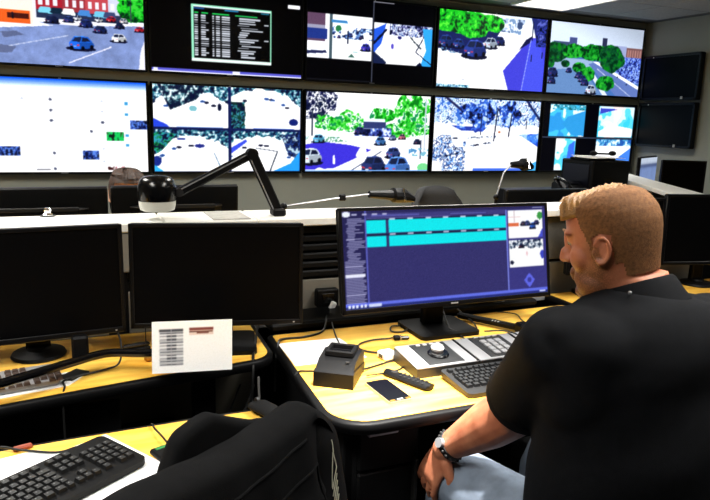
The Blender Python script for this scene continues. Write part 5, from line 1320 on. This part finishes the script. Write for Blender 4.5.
# wristwatch on the left wrist
wc = ELL.lerp(WRL, .90) ; wd = dl; wa = wd.cross(Vector((0, 0, 1))).normalized(); wb = wa.cross(wd)
nb = 16
wt = MB()
MB().loft([(wc + wd * a - MO, wa * r, wb * r) for a, r in ((-.009, .0375), (-.008, .0405), (.008, .0395), (.009, .0365))], 28, False).build('watch_strap', 'dark_grey_plastic', man)
lk = MB()
for i in range(18):
    a = 2 * PI * i / 18; c = wc + (wa * math.cos(a) + wb * math.sin(a)) * .0405 - MO
    lk.ball(c, .0045, 7, 4)
lk.build('watch_links', 'charcoal_metal', man)
fn = (wa * -.35 + wb * .75).normalized()
fn0 = Vector((-.8, -.35, .6)); fn0 = (fn0 - wd * fn0.dot(wd)).normalized()
fn = fn0 if True else (-wa * .8 + wb * .6) if (-wa * .8 + wb * .6).dot(Vector((-.7, -.7, .3))) > 0 else (wa * .8 + wb * .6)
fc = wc + fn.normalized() * .041 - wd * .004 - MO
MB().cyl(fc - fn * .004, fc + fn * .008, .0130, 18).build('watch_face', 'silver', man)

# person behind the far monitors: only the hair shows over the screens
FO = Vector((.27, 3.62, 0))
fp = thing('person', 'person behind the far monitors, only the top of brown hair showing', 'person', FO)
H2 = Head((.268, 3.60, 1.062), (0.05, -1), .1)
b = MB(); H2.skull(b); H2.face(b)
b.loft([(H2.P(-.02, 0, -.08), (.055, 0, 0), (0, .055, 0)), ((.27, 3.63, .90), (.06, 0, 0), (0, .06, 0)), ((.27, 3.63, .86), (.08, 0, 0), (0, .07, 0))], 18)
b.loft([((.27, 3.65, z), (w, 0, 0), (0, q, 0)) for z, w, q in ((.44, .16, .12), (.6, .16, .12), (.75, .17, .12), (.86, .17, .10), (.89, .10, .08))], 24)
arm2 = {}
for s in (-1, 1):
    a, e, w = Vector((.27 + s * .17, 3.63, .84)), Vector((.27 + s * .22, 3.45, .66)), Vector((.27 + s * .12, 3.26, .765))
    arm2[s] = (a, e, w); b.tube([a, e, w], [.05, .042, .026], 12, True); hand(b, w, (0, -1, .0), (0, 0, 1), s, .17, .3)
    b.tube([(.27 + s * .09, 3.62, .52), (.27 + s * .11, 3.22, .52), (.27 + s * .11, 3.2, .1)], [.075, .06, .045], 12, True)
put('body', offset_mesh(remesh(b, 'body', 'skin_far', .006, 4), FO), fp)
h = MB(); H2.skull(h, .012); hm = remesh(h, 'hair', 'hair_brown', .006, 3)
bmh = bmesh.new(); bmh.from_mesh(hm); kill = [fc for fc in bmh.faces if (lambda q: q[2] < (.085 if q[0] > .06 else .06 if q[0] > .03 else -.02 if q[0] > 0 else -.09))(H2.inv(fc.calc_center_median()))]
bmesh.ops.delete(bmh, geom=kill, context='FACES'); bmh.to_mesh(hm); bmh.free(); put('hair', offset_mesh(hm, FO), fp)
st_ = MB(); rs = random.Random(4)
for k in range(200):
    a = rs.random() * 2 * PI; pts = []
    for i in range(5):
        r = .01 + .085 * i / 4; f, l = r * math.cos(a) * 1.1, r * math.sin(a) * .85
        pts.append(H2.P(f, l, .145 - 4.2 * (f * f * .8 + l * l * 1.3)) - FO)
    st_.tube(pts, [.0012, .0016, .0016, .0014, .0006], 3)
st_.build('hair_strands', 'hair_brown', fp, smooth=0)['kind'] = 'stuff'
t = MB(); t.loft([((.27, 3.65, z), (w, 0, 0), (0, q, 0)) for z, w, q in ((.46, .175, .135), (.6, .175, .135), (.75, .185, .135), (.86, .185, .115), (.905, .10, .085))], 24)
for s in (-1, 1): a, e, w = arm2[s]; t.tube([a, a.lerp(e, .55)], [.066, .062], 16, True)
put('shirt', offset_mesh(remesh(t, 'shirt', 'dark_panel', .008, 5), FO), fp)
t = MB()
for s in (-1, 1): t.tube([(.27 + s * .09, 3.66, .53), (.27 + s * .11, 3.22, .525), (.27 + s * .11, 3.2, .1)], [.095, .075, .06], 14, True)
put('trousers', offset_mesh(remesh(t, 'trousers', 'dark_panel', .01, 4), FO), fp)
for s in (-1, 1): MB().loft([((s * .11, -.36, .05), (.03, 0, 0), (0, 0, .04)), ((s * .11, -.42, .05), (.045, 0, 0), (0, 0, .05)), ((s * .11, -.55, .035), (.045, 0, 0), (0, 0, .032)), ((s * .11, -.61, .03), (.025, 0, 0), (0, 0, .022))], 14).build('shoe', 'shoe', fp)
office_chair('office chair under the person behind the far monitors', (.27, 3.62, 0), PI, back_top=.86)
